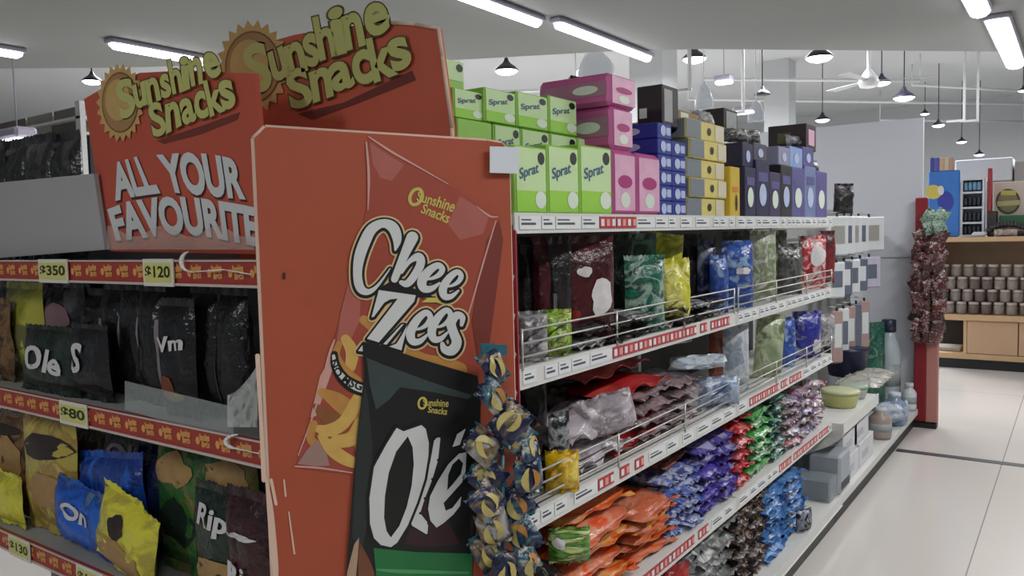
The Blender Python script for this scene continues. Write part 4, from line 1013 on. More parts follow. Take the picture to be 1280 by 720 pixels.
fb('black pouch right of the crumpled yellow pouch', 854, 878, 292, -.20, F_drk, d=.05)
fb('dark navy pouch with silver streaks on the second aisle shelf', 872, 896, 298, -.15, film('wrap_navy_silver', [(22, 26, 50), (30, 46, 96), (110, 116, 130)], 14), d=.05)
fb('narrow blue pouch left of the large blue pouch', 888, 910, 318, -.09, F_bluw, d=.05)
fb('large blue pouch with white print on the second aisle shelf', 902, 942, 300, -.10, F_bluw, d=.07, phi=40, lab=[('white_print', .3, .5, .8, .62, wt)])
fb('dark pouch behind the large blue pouch', 904, 940, 282, -.25, F_drk, d=.04)
fb('silver and green slim pouch right of the large blue pouch', 938, 970, 284, -.10, film('wrap_silver_green', [(172, 176, 160), (110, 128, 84), (190, 190, 186)], 14), d=.04, phi=45)
fb('olive brown pouch behind the silver and green pouch', 962, 984, 284, -.20, F_olv, d=.05)
fb('dark grey pouch on the second aisle shelf left of the red and white pouch', 972, 1002, 304, -.10, film('wrap_smoke', [(60, 62, 60), (90, 94, 90), (36, 36, 38)], 14), d=.06)
fb('red and white pouch near the far end of the second aisle shelf', 998, 1032, 294, -.10, F_redw, d=.06, phi=40, lab=[('white_print', .35, .4, .9, .85, wt)])
fb('dark red pouch at the very end of the second aisle shelf', 1024, 1043, 288, -.13, film('wrap_wine', [(120, 30, 40), (70, 20, 30)], 10), d=.05)
for i, (a, b, t, m_) in enumerate(((646, 684, 388, F_gry), (674, 714, 386, film('wrap_lime_stripe', [(150, 190, 50), (70, 110, 40), (200, 210, 120)], 22, stretch=(1, 4, 1))))):
    fb(['grey wrapped pack slumped behind the wire fence beside the orange panel', 'lime striped pack slumped behind the wire fence, second from the orange panel'][i], a, b, t, -.085, m_, d=.06, phi=45, wr=1.6)
# flat packs lying behind the fence
def lying_proto(name, w_, len_, t, m_, ms=None, seed=0, nu=8, nv=8, wr=1.0):
    p = pouch_mb(w_, len_, t, m_, ms or m_, seed, True, nu, nv, wr=wr)
    me = MB()
    for k in ('body', 'top_seal', 'bottom_seal'):
        q = p[k]; me.add(q.v, q.f, q.mats[0], k == 'body')
    o = me.build(name, None, (0, 0, 0)); return o
PROTO_USED = set()
def pile(name, base, cat, px0, px1, ptop, z0, X, pw, ln, t, protos, seed=0, phi=0, pref=None, droop=.10, jit=.012, lays=None):
    rnd = random.Random(seed)
    y0 = onx(px0, pref or ptop, X).y; y1 = onx(px1, pref or ptop, X).y
    zt = onx((px0+px1)/2, ptop, X).z
    for sz in (1.545, 1.20, .868, .52):
        if z0 < sz-.03: zcap = sz-.05
    if z0 > .1: zt = min(zt, zcap)
    nc = max(1, round((y1-y0)/pw)); nl = lays or max(1, round((zt-z0)/t)); pw_ = (y1-y0)/nc; tt = (zt-z0)/nl
    for c in range(nc):
        for l in range(nl):
            pr_ = protos[(l+c) % len(protos)] if len(protos) > 1 else protos[0]
            o = pr_.copy(); COL.objects.link(o)
            o.location = (X-ln/2+rnd.uniform(-jit, jit), y0+pw_*(c+.5)+rnd.uniform(-jit, jit)*.4, z0+tt*(l+.5))
            o.rotation_euler = (rnd.uniform(-.05, .05), rnd.uniform(-.03, .03)+droop*0, math.radians(90)+rnd.uniform(-.12, .12))
            o.scale = (pw_/pr_['w'], 1, tt/pr_['t']*.95)
            cn = (['nearest']+ORD[1:])[min(c, 14)] if nc > 1 else 'only'
            tag(o, base % (ORD[min(nl-1-l, 14)], cn), cat, pr_['grp'])
def proto(grp, w_, ln, t, m_, seed=0, wr=1.2):
    o = lying_proto('wrapped_pack', w_, ln, t, m_, seed=seed, wr=wr); o['w'] = w_; o['t'] = t; o['grp'] = grp; PROTOS.append(o); return o
PROTOS = []
F_or = film('wrap_orange', [(206, 96, 36), (190, 70, 30), (214, 150, 70), (206, 140, 120)], 16)
F_or2 = film('wrap_orange_pink', [(196, 104, 70), (206, 140, 110), (210, 80, 30)], 14)
F_red = film('wrap_red', [(156, 24, 28), (130, 16, 22), (176, 60, 56)], 9)
F_slv = film('wrap_silver_pack', [(176, 168, 176), (130, 120, 126), (212, 208, 212)], 12)
F_vio = film('wrap_violet', [(62, 48, 140), (84, 74, 170), (40, 30, 96), (150, 150, 190)], 18)
F_bw = film('wrap_blue_white_small', [(84, 104, 176), (190, 196, 214), (60, 70, 130)], 20)
F_rd2 = film('wrap_bright_red', [(186, 30, 44), (140, 20, 34), (210, 110, 110)], 20)
F_gr2 = film('wrap_bright_green', [(48, 140, 62), (150, 190, 140), (30, 84, 50)], 20)
F_te2 = film('wrap_dark_teal', [(20, 70, 60), (16, 40, 40), (110, 160, 140)], 22)
F_sm = film('wrap_mixed_small', [(110, 70, 56), (180, 176, 176), (70, 66, 130), (190, 110, 100)], 26)
F_gw = film('wrap_grey_white', [(132, 134, 134), (92, 96, 96), (196, 198, 196)], 14)
F_bp = film('wrap_brown_pattern', [(58, 42, 38), (34, 26, 26), (120, 96, 80)], 34)
F_bb = film('wrap_sky_blue', [(52, 104, 164), (80, 130, 186), (34, 66, 120)], 14)
p_gy = proto('flat grey packs behind the fence', .12, .16, .02, F_gry, 1); p_dk = proto('flat grey packs behind the fence', .12, .16, .02, F_drk, 2)
pile('pack', 'flat pack behind the second shelf fence, %s from top, %s column', 'snack pack', 716, 900, 386, z, -.075, .14, .10, .022, [p_gy, p_dk, p_dk], 1, pref=400, lays=2)
# ---------------- third shelf
z = GZ[2]+.002
fb('near black pouch leaning on the third shelf beside the hanging packet strip', 652, 684, 478, -.20, F_drk, pbot=540, d=.05, lab=[('tan_mark', .3, .4, .6, .6, mat('print_tan', (110, 92, 64), .5))])
fb('dark brown pouch second from the hanging strip on the third shelf', 680, 712, 484, -.24, film('wrap_umber', [(48, 34, 30), (30, 24, 24), (80, 64, 56)], 12), pbot=540, d=.05)
fb('small dark sachet with silver print behind the third shelf fence', 686, 712, 514, -.10, film('wrap_black_silver', [(26, 26, 30), (150, 156, 160), (40, 40, 44)], 18), pbot=560, d=.03)
p_rd = proto('red flat packs on the third shelf', .12, .22, .03, F_red, 3, 1.6); p_sv = proto('silver flat packs on the third shelf', .12, .2, .03, F_slv, 4, 1.6)
pile('pack', 'red pack lying in the third shelf stack, %s from top, %s column', 'snack pack', 752, 828, 452, z, -.10, .30, .24, .03, [p_rd], 2, pref=480, lays=5, jit=.03)
pile('pack', 'silver pack at the fence of the third shelf, %s from top, %s column', 'snack pack', 722, 792, 512, z, -.07, .26, .18, .03, [p_sv], 3, pref=540, lays=2)
pile('pack', 'dark pack low on the third shelf, %s from top, %s column', 'snack pack', 664, 722, 548, z, -.075, .12, .2, .02, [p_dk], 4, pref=570, lays=3)
fb('large crumpled silver pack in front of the red stack on the third shelf', 722, 800, 492, -.085, F_slv, pbot=540, d=.12, phi=45, zz=onx(760, 545, -.085).z, wr=1.8, roll=-.25)
fb('clear brownish pack topmost on the red packs of the third shelf', 806, 862, 424, -.16, film('wrap_clear_brown', [(150, 138, 130), (120, 104, 98), (176, 168, 164)], 16), pbot=450, d=.10, phi=20, zz=onx(800, 452, -.10).z+.004, wr=1.5)
pile('pack', 'rosy clear pack under the white bag, %s from top, %s column', 'snack pack', 800, 880, 478, z, -.08, .3, .2, .03, [proto('rosy clear packs on the third shelf', .3, .2, .03, film('wrap_rose_clear', [(150, 128, 132), (110, 90, 96), (180, 170, 176)], 14), 6)], 5, pref=500, lays=4)
zz_ = onx(840, 478, -.08).z
fb('crumpled white and pale blue plastic bag on the third shelf', 836, 905, 444, -.10, film('wrap_white_blue', [(176, 190, 206), (206, 212, 216), (140, 160, 186)], 10), pbot=470, d=.13, phi=35, zz=zz_+.004, wr=2.2)
fb('blue tinted clear bag leaning at the third shelf fence', 872, 922, 470, -.085, film('wrap_blue_clear', [(130, 150, 176), (160, 172, 186), (90, 110, 150)], 12), pbot=500, d=.06, phi=30, wr=1.8)
fb('tall white wrinkled bag standing on the third shelf', 904, 936, 398, -.12, film('wrap_white_grey', [(164, 176, 186), (190, 194, 198), (134, 146, 160)], 12), pbot=450, d=.06, phi=35)
fb('orange brown pouch behind the tall white bag', 886, 908, 410, -.26, film('wrap_rust', [(140, 70, 40), (96, 48, 34)], 10), pbot=450, d=.05)
fb('green and white pouch right of the tall white bag on the third shelf', 940, 976, 392, -.12, film('wrap_pale_green', [(130, 146, 110), (170, 178, 150), (80, 96, 66)], 12), pbot=450, d=.06, phi=40, roll=.1)
fb('steel blue pouch left of the deep blue pouch on the third shelf', 974, 994, 396, -.12, F_bluw, pbot=440, d=.05)
fb('deep blue pouch near the end of the third shelf', 990, 1026, 388, -.11, film('wrap_deep_blue', [(42, 46, 150), (32, 34, 110), (150, 150, 190)], 10), pbot=430, d=.07, phi=40, lab=[('white_print', .6, .05, .95, .4, wt)])
fb('grey pouch at the very end of the third shelf', 1022, 1043, 392, -.13, F_gry, pbot=430, d=.05)
# crumpled yellow pack at the near corner
fb('crumpled yellow pack at the near end of the third shelf below the silver packs', 682, 724, 562, -.062, film('wrap_canary', [(206, 170, 20), (186, 146, 16), (222, 200, 90)], 18), pbot=600, d=.05, phi=50, wr=2.2)
# ---------------- fourth shelf
z = GZ[3]+.002
p_o1 = proto('orange snack packs heaped on the fourth shelf', .13, .22, .034, F_or, 11, 1.2); p_o2 = proto('orange snack packs heaped on the fourth shelf', .13, .22, .034, F_or2, 12, 1.2)
pile('pack', 'orange pack heaped on the fourth shelf, %s from top, %s column', 'snack pack', 712, 790, 622, z, -.08, .26, .2, .03, [p_o1, p_o2], 12, pref=660, lays=5, jit=.025)
pile('pack', 'orange pack heaped farther along the fourth shelf, %s from top, %s column', 'snack pack', 790, 846, 628, z, -.07, .3, .2, .03, [p_o2, p_o1], 13, pref=660, lays=5, jit=.025)
fb('green striped pack with a white rosette low beside the hanging strip', 686, 738, 658, -.065, film('wrap_green_stripe', [(96, 150, 46), (40, 84, 34), (190, 206, 130)], 20, stretch=(.5, .5, 3)), pbot=700, zz=onx(710, 705, -.065).z, d=.06, phi=50, lab=[('white_emblem', .08, .5, .35, .85, wt)])
pile('pack', 'dark packs base under the striped pack, %s from top, %s column', 'snack pack', 690, 712, 705, z, -.07, .1, .16, .03, [proto('dark base packs at the near end of the fourth shelf', .1, .16, .03, F_drk, 9)], 7, pref=700, lays=3)
p_b = proto('blue and white packs on the fourth shelf', .12, .2, .03, F_bw, 14, 1.3); p_v = proto('violet packs on the fourth shelf', .12, .2, .03, F_vio, 15, 1.3)
pile('pack', 'blue and white pack on the fourth shelf, %s from top, %s column', 'snack pack', 840, 880, 590, z, -.065, .15, .2, .03, [p_b], 14, pref=600, lays=6)
pile('pack', 'brownish pack over the blue ones on the fourth shelf, %s from top, %s column', 'snack pack', 824, 862, 566, onx(850, 592, -.065).z+.01, -.12, .2, .2, .03, [proto('brownish packs on the fourth shelf', .2, .2, .03, film('wrap_brick', [(120, 70, 64), (170, 120, 110), (70, 44, 44)], 16), 16)], 15, pref=590, lays=2)
pile('pack', 'violet pack on the fourth shelf, %s from top, %s column', 'snack pack', 880, 924, 548, z, -.065, .17, .2, .03, [p_v], 16, pref=570, lays=6)
pile('pack', 'bright red pack on the fourth shelf, %s from top, %s column', 'snack pack', 922, 942, 512, z, -.065, .2, .2, .03, [proto('red packs on the fourth shelf', .12, .2, .03, F_rd2, 17, 1.3)], 17, pref=550, lays=6)
pile('pack', 'bright green pack on the fourth shelf, %s from top, %s column', 'snack pack', 942, 968, 508, z, -.065, .22, .2, .03, [proto('green packs on the fourth shelf', .12, .2, .03, F_gr2, 18, 1.3)], 18, pref=540, lays=6)
pile('pack', 'dark teal pack on the fourth shelf, %s from top, %s column', 'snack pack', 968, 986, 492, z, -.065, .22, .2, .03, [proto('teal packs on the fourth shelf', .12, .2, .03, F_te2, 19, 1.3)], 19, pref=530, lays=6)
pile('pack', 'small mixed pack at the end of the fourth shelf, %s from top, %s column', 'snack pack', 986, 1034, 486, z, -.065, .24, .2, .03, [proto('mixed packs on the fourth shelf', .12, .2, .03, F_sm, 20, 1.3)], 20, pref=510, lays=5)
# ---------------- base deck
z = GZ[4]+.002
pile('pack', 'grey and white pack on the base deck, %s from top, %s column', 'snack pack', 850, 924, 652, z, -.06, .17, .26, .035, [proto('grey packs on the base deck', .17, .26, .035, F_gw, 21, 1.3)], 21, pref=690, lays=5)
pile('pack', 'brown patterned pack on the base deck, %s from top, %s column', 'snack pack', 922, 962, 624, z, -.05, .2, .26, .03, [proto('brown packs on the base deck', .17, .26, .03, F_bp, 22, 1.6)], 22, pref=670, lays=6)
pile('pack', 'sky blue pack on the base deck, %s from top, %s column', 'snack pack', 958, 1008, 602, z, -.05, .28, .28, .03, [proto('blue packs on the base deck', .2, .28, .03, F_bb, 23, 1.3)], 23, pref=650, lays=6)
fb('dark small packet in front of the blue packs on the base deck', 996, 1014, 636, -.03, film('wrap_black_white', [(24, 26, 34), (150, 156, 166), (40, 60, 110)], 26), pbot=670, zz=z, d=.05)
# red packs seen low
fb('dark red pack on the base deck at the lower frame edge', 828, 862, 700, -.05, F_red, pbot=720, zz=z, d=.06)
# clear trays past the blue packs
for i, (px, pt, wd) in enumerate(((1022, 594, .15), (1040, 588, .16))):
    c = onx(px, 630, -.10)
    mb = MB().box(c.x-.10, c.x+.08, c.y-wd/2, c.y+wd/2, z, onx(px, pt, -.1).z, clear('tray_clear', .45, (170, 182, 190)), .01)
    mb.box(c.x-.09, c.x+.06, c.y-wd/2+.02, c.y+wd/2-.02, z+.01, z+.07, mat('tray_content', (90, 98, 104), .5, var=.3, scale=30), .01)
    tag(mb.build('clear_tray', None, (c.x, c.y, z)), ['clear plastic tray box behind the blue packs on the base deck', 'clear plastic tray box nearer the white cartons on the base deck'][i], 'tray')
c = onx(1046, 600, -.05)
tag(MB().box(c.x-.12, c.x+.04, c.y-.1, c.y+.12, z, z+.20, mat('box_grey_white', (150, 158, 166), .5, var=.15, scale=14), .012).box(c.x-.10, c.x+.041, c.y-.08, c.y+.1, z+.02, z+.06, mat('box_dark', (30, 34, 44), .5)).build('storage_box', None, (c.x, c.y, z)), 'grey white box with a dark foot on the base deck under the shelf bracket', 'box')

# ================================================================== THIRD BAY
g = thing('rack_shelving', 'white shelving bay with hanging goods next to the pale partition', 'shelving', (-.25, 5.3, 0))
MB().box(-.49, -.475, GY1+.004, 6.5, 0, 1.62, mat('rack_back', (150, 152, 152), .7, var=.1)).build('back_panel', g)
MB().box(-.47, -.03, GY1+.004, 6.5, 0, .098, M_dark).build('plinth', g)
MB().box(-.474, 0, GY1+.004, 6.5, .1, .14, M_gm).build('base_deck', g)
ye = onx(1097, 495, 0).y; zs = .5*(onx(1097, 497, 0).z+onx(1034, 541, 0).z)
MB().box(-.474, .0, GY1+.006, ye, zs-.05, zs, M_gm).box(-.0, .006, GY1+.006, ye, zs-.055, zs+.004, M_gm).build('shelf', g)
mb = MB(); pts = [(0, zs-.02), (0, zs-.07), (-.06, zs-.12), (-.18, zs-.18), (-.40, zs-.22), (-.46, zs-.2), (-.46, zs-.02)]
mb.slab([(x, GY1+.01, zz) for x, zz in pts], (0, .02, 0), M_gm); mb.build('shelf_bracket', g)
for zz in (1.50, 1.22, .92): MB().tube((-.36, GY1+.02, zz), (-.36, 6.4, zz), .008, M_wire, 8).tube((-.47, GY1+.03, zz), (-.36, GY1+.03, zz), .006, M_wire, 6).tube((-.47, 6.35, zz), (-.36, 6.35, zz), .006, M_wire, 6).build('hanging_bar', g)
M_bl1 = mat('blister_white', (206, 212, 214), .35, var=.08, scale=18); M_bl2 = mat('blister_slate', (96, 104, 120), .4, var=.25, scale=20); M_bl3 = mat('blister_pink', (166, 140, 136), .45, var=.2, scale=20)
def blister(y, zt, h, w_, m_, pm, label, grp, x=-.30, dark=True, rnd_=0):
    th = math.radians(90-38)
    r = thing('hanging_pack', label, 'hanging pack', (x, y, zt-h), th, grp)
    b = MB().box(-w_/2, w_/2, -.012, .012, 0, h, m_, .01).build('pack_body', None, (0, 0, 0)); b.parent = r
    q = MB().box(-w_*.3, w_*.3, -.0145, -.0125, h*.3, h*.75, pm).build('printed_panel', None, (0, 0, 0)); q.parent = r
    q = MB().tube((0, 0, h-.01), (0, 0, h+.02), .008, M_dark, 6).tube((0, 0, h+.02), (-.06, .03, h+.025), .004, M_wire, 6).build('hook', None, (0, 0, 0)); q.parent = r
for i, px in enumerate((1046, 1055, 1064, 1073, 1086)):
    y = onx(px, 270, -.30).y
    blister(y, 1.57, .25, .17 if i < 4 else .27, M_bl1, M_bl2 if i % 2 else M_wire, 'white pack hanging in the upper row of the end rack, %s from the shelves' % ORD[i], 'white packs in the upper row of the end rack')
for i, px in enumerate((1045, 1055, 1065, 1075, 1086)):
    y = onx(px, 330, -.30).y
    blister(y, 1.28, .23, .13 if i < 4 else .2, [M_bl1, M_bl2, M_bl1, M_bl2, mat('blister_lilac', (190, 186, 206), .4, var=.2, scale=20)][i], [M_bl2, M_bl1][i % 2], 'pack hanging in the middle row of the end rack, %s from the shelves' % ORD[i], None)
for i, px in enumerate((1046, 1054, 1062, 1070, 1080)):
    y = onx(px, 400, -.30).y
    blister(y, .97, .34, .09, [M_bl3, M_bl1, M_bl3, M_bl2, M_bl3][i], [M_bl1, M_bl2][i % 2], 'long narrow pack hanging in the lowest row of the end rack, %s from the shelves' % ORD[i], None)
# things above the rack
c = onx(1047, 226, -.28)
face_bag('snack_pouch', 'dark crumpled sachet on top of the end rack', 'snack bag', 1042, 1066, 229, 244, -.30, 40, F_drk, d=.08, z0=1.585, wr=2)
# yellow tubs + flat packs on the middle shelf
M_tub = mat('tub_yellow', (176, 178, 118), .45, var=.1, scale=20); M_lid = mat('tub_lid', (150, 170, 150), .4)
z = zs+.002
def tub(px, X, r_, h, m_, ml, label, cat='tub', nm='tub'):
    c = onx(px, 510, X)
    r = thing(nm, label, cat, (c.x, c.y, z))
    MB().lathe([(r_*.8, 0), (r_*.86, .01), (r_, h*.85), (r_, h)], m_, (c.x, c.y, z), 20).build('tub_body', r)
    MB().lathe([(r_*1.05, 0), (r_*1.06, .012), (r_*.9, .018)], ml, (c.x, c.y, z+h+.001), 20).build('lid', r)
tub(1050, -.11, .10, .075, M_tub, mat('lid_pale', (186, 190, 150), .4), 'yellow tub at the near end of the end bay shelf')
tub(1056, -.33, .09, .10, M_tub, M_lid, 'green lidded tub behind the yellow tub on the end bay shelf')
tub(1066, -.10, .08, .06, mat('tub_grey', (160, 166, 160), .45), M_lid, 'grey tub behind the yellow tub near the shelf edge')
for i, px in enumerate((1073, 1080, 1087, 1092)):
    c = onx(px, 500, -.13)
    o = lying_proto('flat_pack', .16, .26, .05, film('wrap_pale_pack%d' % (i % 2), [(170, 168, 160), (196, 192, 186), (130, 134, 120)], 14), seed=i+30)
    o.location = (c.x, c.y, z+.028); o.rotation_euler = (0, 0, math.pi/2)
    tag(o, 'pale flat pack lying on the end bay shelf, %s beyond the yellow tub' % ORD[i], 'pack')
# navy bin and green bottle bag at the back
c = onx(1058, 462, -.30)
mb = MB().lathe([(.11, 0), (.14, .17), (.15, .18)], mat('bin_navy', (26, 30, 66), .4), (c.x, c.y, z), 20)
tag(mb.build('plastic_basin', None, (c.x, c.y, z)), 'navy plastic basin at the back of the end bay shelf', 'basin')
c = onx(1088, 470, -.28)
pouch('green_bag', 'green netted bag behind the bottles under the end rack', 'bag', (c.x, c.y, .142), .8, .24, .66, .12, film('wrap_green_net', [(40, 104, 84), (24, 54, 50), (80, 130, 110)], 16), seed=44)
# white cartons under that shelf
k = 0
M_cw = mat('carton_white', (200, 202, 206), .5, var=.04)
for (pa_, pb_, z0_, h) in ((1056, 1074, .142, .13), (1074, 1092, .142, .14), (1056, 1074, .274, .13), (1070, 1088, .284, .12)):
    ya = gyx(pa_, 570, -.03); yb = gyx(pb_, 570, -.03)
    carton('carton', 'white carton under the end bay shelf, %s' % ['lower and nearer', 'lower and farther', 'upper and nearer', 'upper and farther'][k], 'carton', -.25, -.03-.01*(k > 1), ya+.01, yb-.01, z0_, min(z0_+h-.002, zs-.06), M_cw, [('grey_print', 'x', .15, .3, .6, .6, mat('print_pale_grey', (170, 174, 182), .5))]); k += 1
# bottles on the deck
def bottle(px, X, r_, h, m_, mcap, label, neck=.35, capr=.5):
    c = onx(px, 540, X); z0_ = .142
    r = thing('bottle', label, 'bottle', (c.x, c.y, z0_))
    MB().lathe([(r_*.92, 0), (r_, .02), (r_, h*.62), (r_*.8, h*.72), (r_*neck, h*.8), (r_*neck, h*.88)], m_, (c.x, c.y, z0_), 18).build('bottle_body', r)
    MB().lathe([(r_*capr, 0), (r_*capr, h*.13), (r_*capr*.8, h*.14)], mcap, (c.x, c.y, z0_+h*.86), 16).build('cap', r)
    MB().lathe([(r_*1.01, 0), (r_*1.01, h*.25)], mat('bottle_label', (150, 156, 160), .45, var=.2, scale=30), (c.x, c.y, z0_+h*.25), 18).build('printed_label', r)
M_bt = mat('bottle_white', (196, 204, 208), .35, var=.06)
bottle(1110, -.20, .085, .66, mat('bottle_grey', (166, 178, 184), .3, var=.1), mat('cap_navy', (36, 44, 62), .4), 'tallest grey white bottle with a dark cap by the partition', .55, .6)
bottle(1122, -.22, .07, .46, M_bt, M_bt, 'white bottle with a white cap right of the tallest bottle', .6, .65)
bottle(1131, -.16, .06, .34, M_bt, mat('cap_red', (130, 30, 40), .4), 'small white bottle with a red cap beside the red display', .5, .55)
bottle(1118, -.06, .08, .22, mat('bottle_blue_clear', (130, 152, 178), .25, alpha=.8), M_bt, 'short bluish bottle in front of the tall bottles', .5, .5)
bottle(1100, -.07, .07, .20, mat('bottle_tan', (150, 138, 130), .4, var=.2), M_bt, 'short tan bottle beyond the white cartons on the deck', .5, .5)
bottle(1136, -.05, .05, .2, M_bt, M_bt, 'small white bottle at the far end of the deck', .5, .6)
c = onx(1110, 560, -.07)
pouch('clear_bag', 'bluish clear bag lying in front of the bottles', 'bag', (c.x, c.y+.1, .15), 1.0, .3, .16, .14, film('wrap_clear_blue', [(150, 164, 180), (176, 186, 196), (120, 138, 160)], 14), seed=80, wr=2)

# ================================================================== RED END DISPLAY
M_rb = mat('display_red', (128, 22, 34), .5, var=.12)
YD = 6.53
r = thing('red_display', 'narrow red display stand at the end of the white shelves', 'display stand', (.06, YD, 0))
MB().box(-.035, .045, YD, YD+.06, .04, 1.70, M_rb, .006).build('back_panel', r)
MB().box(.045, .125, YD+.0, YD+.06, .04, .72, mat('display_pink', (176, 120, 110), .5, var=.12, scale=10), .006).build('lower_side_panel', r)
MB().box(-.03, .12, YD-.02, YD+.075, 0, .038, M_dark).build('foot', r)
rnd = random.Random(5)
F_rp = [film('wrap_wine_red%d' % k, c3, 40) for k, c3 in enumerate(([(76, 28, 32), (44, 16, 22), (150, 120, 112)], [(60, 24, 28), (38, 14, 18), (120, 80, 72)], [(104, 44, 44), (52, 20, 26), (186, 174, 166)]))]
pro = [lying_proto('hanging_packet', .12, .15, .05, F_rp[k], seed=90+k, nu=6, nv=6, wr=2) for k in range(3)]+[lying_proto('hanging_packet', .12, .15, .05, film('wrap_green_white', [(70, 120, 90), (170, 186, 176), (40, 70, 56)], 30), seed=95, nu=6, nv=6, wr=2)]
rows = 13
for j in range(rows):
    for i in range(3):
        zc = 1.56-j*.072; kk = 3 if j < 2 else (i+j) % 3
        if j < 2 and i == 0: continue
        o = pro[kk].copy(); COL.objects.link(o)
        o.location = (.0+.065*i+rnd.uniform(-.012, .012), YD-.035-.02*(j % 2)-.03*rnd.random(), zc)
        o.rotation_euler = (math.pi/2+rnd.uniform(-.3, .3), rnd.uniform(-.6, .6), rnd.uniform(-.4, .4)+.4); o.scale = (.8, .75, .8)
        tag(o, '%s packet on the red display, %s row down, %s' % ('green' if kk == 3 else 'dark red', ORD[j], ('left', 'middle', 'right')[i]), 'packet', 'green packets on the red display' if kk == 3 else 'dark red packets on the red display')
for o in pro: bpy.data.objects.remove(o)

# ================================================================== HANGING STRIP BESIDE THE PANEL
st = thing('packet_strip', 'hanging strip of yellow and blue croissant packets beside the orange panel', 'packet strip', (.03, 1.30, 1.2))
Fc = film('wrap_croissant', [(24, 28, 58), (34, 40, 70), (40, 92, 108), (170, 164, 150)], 22)
Fc2 = film('wrap_croissant_b', [(30, 30, 44), (26, 36, 76), (116, 100, 60), (150, 154, 160)], 16)
M_cro = mat('croissant_print', (176, 162, 98), .45, var=.2, scale=60); M_cro2 = mat('croissant_print_brown', (168, 118, 54), .45, var=.2, scale=60); M_tealp = mat('teal_seal', (38, 96, 110), .35)
rnd = random.Random(12)
def strip_pt(px, py, dd=0): return onp(px, py, P2+NRM*(.05+dd)+DIR*(-.02), NRM)
cols2 = ((612, 660), (606, 654), (604, 652), (612, 660))
yy = 452; k = 0; wbase = parent_world(st)
MBs = MB().path([strip_pt(620, 432), strip_pt(628, 560), strip_pt(630, 780)], .004, M_tealp, 6); MBs.build('hanging_tape', st)
MB().slab([strip_pt(600, 429), strip_pt(632, 431), strip_pt(632, 444), strip_pt(601, 442)], NRM*.006, M_tealp).build('clip', st)
th = math.atan2(DIR.y, DIR.x)
while yy < 770:
    wrow = 1 if yy < 500 else 2
    for i in range(wrow):
        px = (628 if wrow == 1 else (624, 664)[i])+rnd.uniform(-4, 4)+(12 if yy > 560 and i else 0)*0
        c = strip_pt(px, yy+rnd.uniform(-6, 6)+10*i, .012*(k % 3)+rnd.uniform(0, .01))
        p = pouch_mb(.064 if wrow == 2 else .056, .08, .03, Fc if k % 2 else Fc2, M_tealp if k % 3 == 0 else Fc, 200+k, nu=8, nv=8, wr=1.8)
        surf = p['_surf']
        me = MB()
        for q in ('body', 'top_seal', 'bottom_seal'): me.add(p[q].v, p[q].f, p[q].mats[0], q == 'body')
        # two croissant pictures
        for (cu, cv, rr, mm, a0) in ((.62, .42, .42, M_cro, 1.9+rnd.uniform(-.5, .5)), (.30, .52, .36, M_cro2 if k % 2 else M_cro, -.7+rnd.uniform(-.5, .5))):
            vs = []; n = 8
            for t in range(n+1):
                a = a0+math.pi*t/n*.62; wd = .11*math.sin(math.pi*(t+.15)/(n+.3))+.004
                for s_ in (-1, 1): vs.append(surf(cu+(rr+wd*s_)*math.cos(a), cv+(rr+wd*s_)*math.sin(a), -1, .003))
            me.add(vs, [(2*t, 2*t+1, 2*t+3, 2*t+2) for t in range(n)], mm, True)
        o = me.build('packet', None, (0, 0, 0)); o.parent = st
        o.location = Vector(c)-wbase-Vector((0, 0, .04)); o.rotation_euler = (rnd.uniform(-.35, .15), rnd.uniform(-1.1, 1.1), th+rnd.uniform(-.5, .5))
        k += 1
    yy += 33
# ================================================================== GOODS COUNTER BEYOND THE AISLE
YC = 9.42
M_wd = mat('counter_wood', (190, 158, 118), .5, var=.08, scale=6); M_wdp = mat('counter_door', (186, 152, 120), .5, var=.05, scale=5); M_wdk = mat('counter_back', (128, 104, 78), .6, var=.1)
ct = thing('goods_counter', 'pale wooden counter with a jar shelf beyond the aisle', 'counter', (.4, YC+.3, 0))
CX0, CX1 = -.30, 1.5
ztp = ony(1230, 296, YC).z; zms = ony(1230, 394, YC).z; zbt = ony(1175, 447, YC).z
MB().box(CX0, CX1, YC, YC+.7, ztp-.05, ztp, M_wd, .006).build('worktop', ct)
MB().box(CX0, CX1, YC-.03, YC+.7, zms-.06, zms, M_wd, .006).build('jar_shelf', ct)
MB().box(CX0, CX1, YC+.45, YC+.47, zms+.001, ztp-.051, M_wdk).build('back_board', ct)
MB().box(CX0+.0, CX1, YC+.03, YC+.68, .0, .10, M_dark).build('plinth', ct)
MB().box(CX0, CX1, YC, YC+.69, .102, .16, M_wd, .004).build('bottom_board', ct)
MB().box(CX0, CX1, YC+.5, YC+.52, .161, zms-.061, mat('cubby_dark', (40, 34, 30), .8)).build('cubby_back', ct)
xo = ony(1204, 425, YC).x; xd = ony(1273, 425, YC).x
MB().box(xo, xo+.03, YC+.005, YC+.49, .161, zms-.061, M_wd).build('divider', ct)
MB().box(xo+.034, xd-.004, YC+.002, YC+.022, .165, zms-.064, M_wdp, .004).build('door', ct)
MB().box(xd+.004, xd+.5, YC+.002, YC+.022, .165, zms-.064, M_wdp, .004).build('door', ct)
MB().box(CX0, CX0+.03, YC+.005, YC+.44, zms+.001, ztp-.051, M_wd).build('side_panel', ct)
# newspapers in the cubby
tag(MB().box(ony(1166, 438, YC+.1).x, ony(1200, 438, YC+.1).x, YC+.1, YC+.4, .162, .20, mat('paper_grey', (150, 146, 138), .7, var=.2, scale=30), .006).build('paper_stack', None, (0, YC+.2, .162)), 'stack of grey papers in the open cubby of the wooden counter', 'papers')
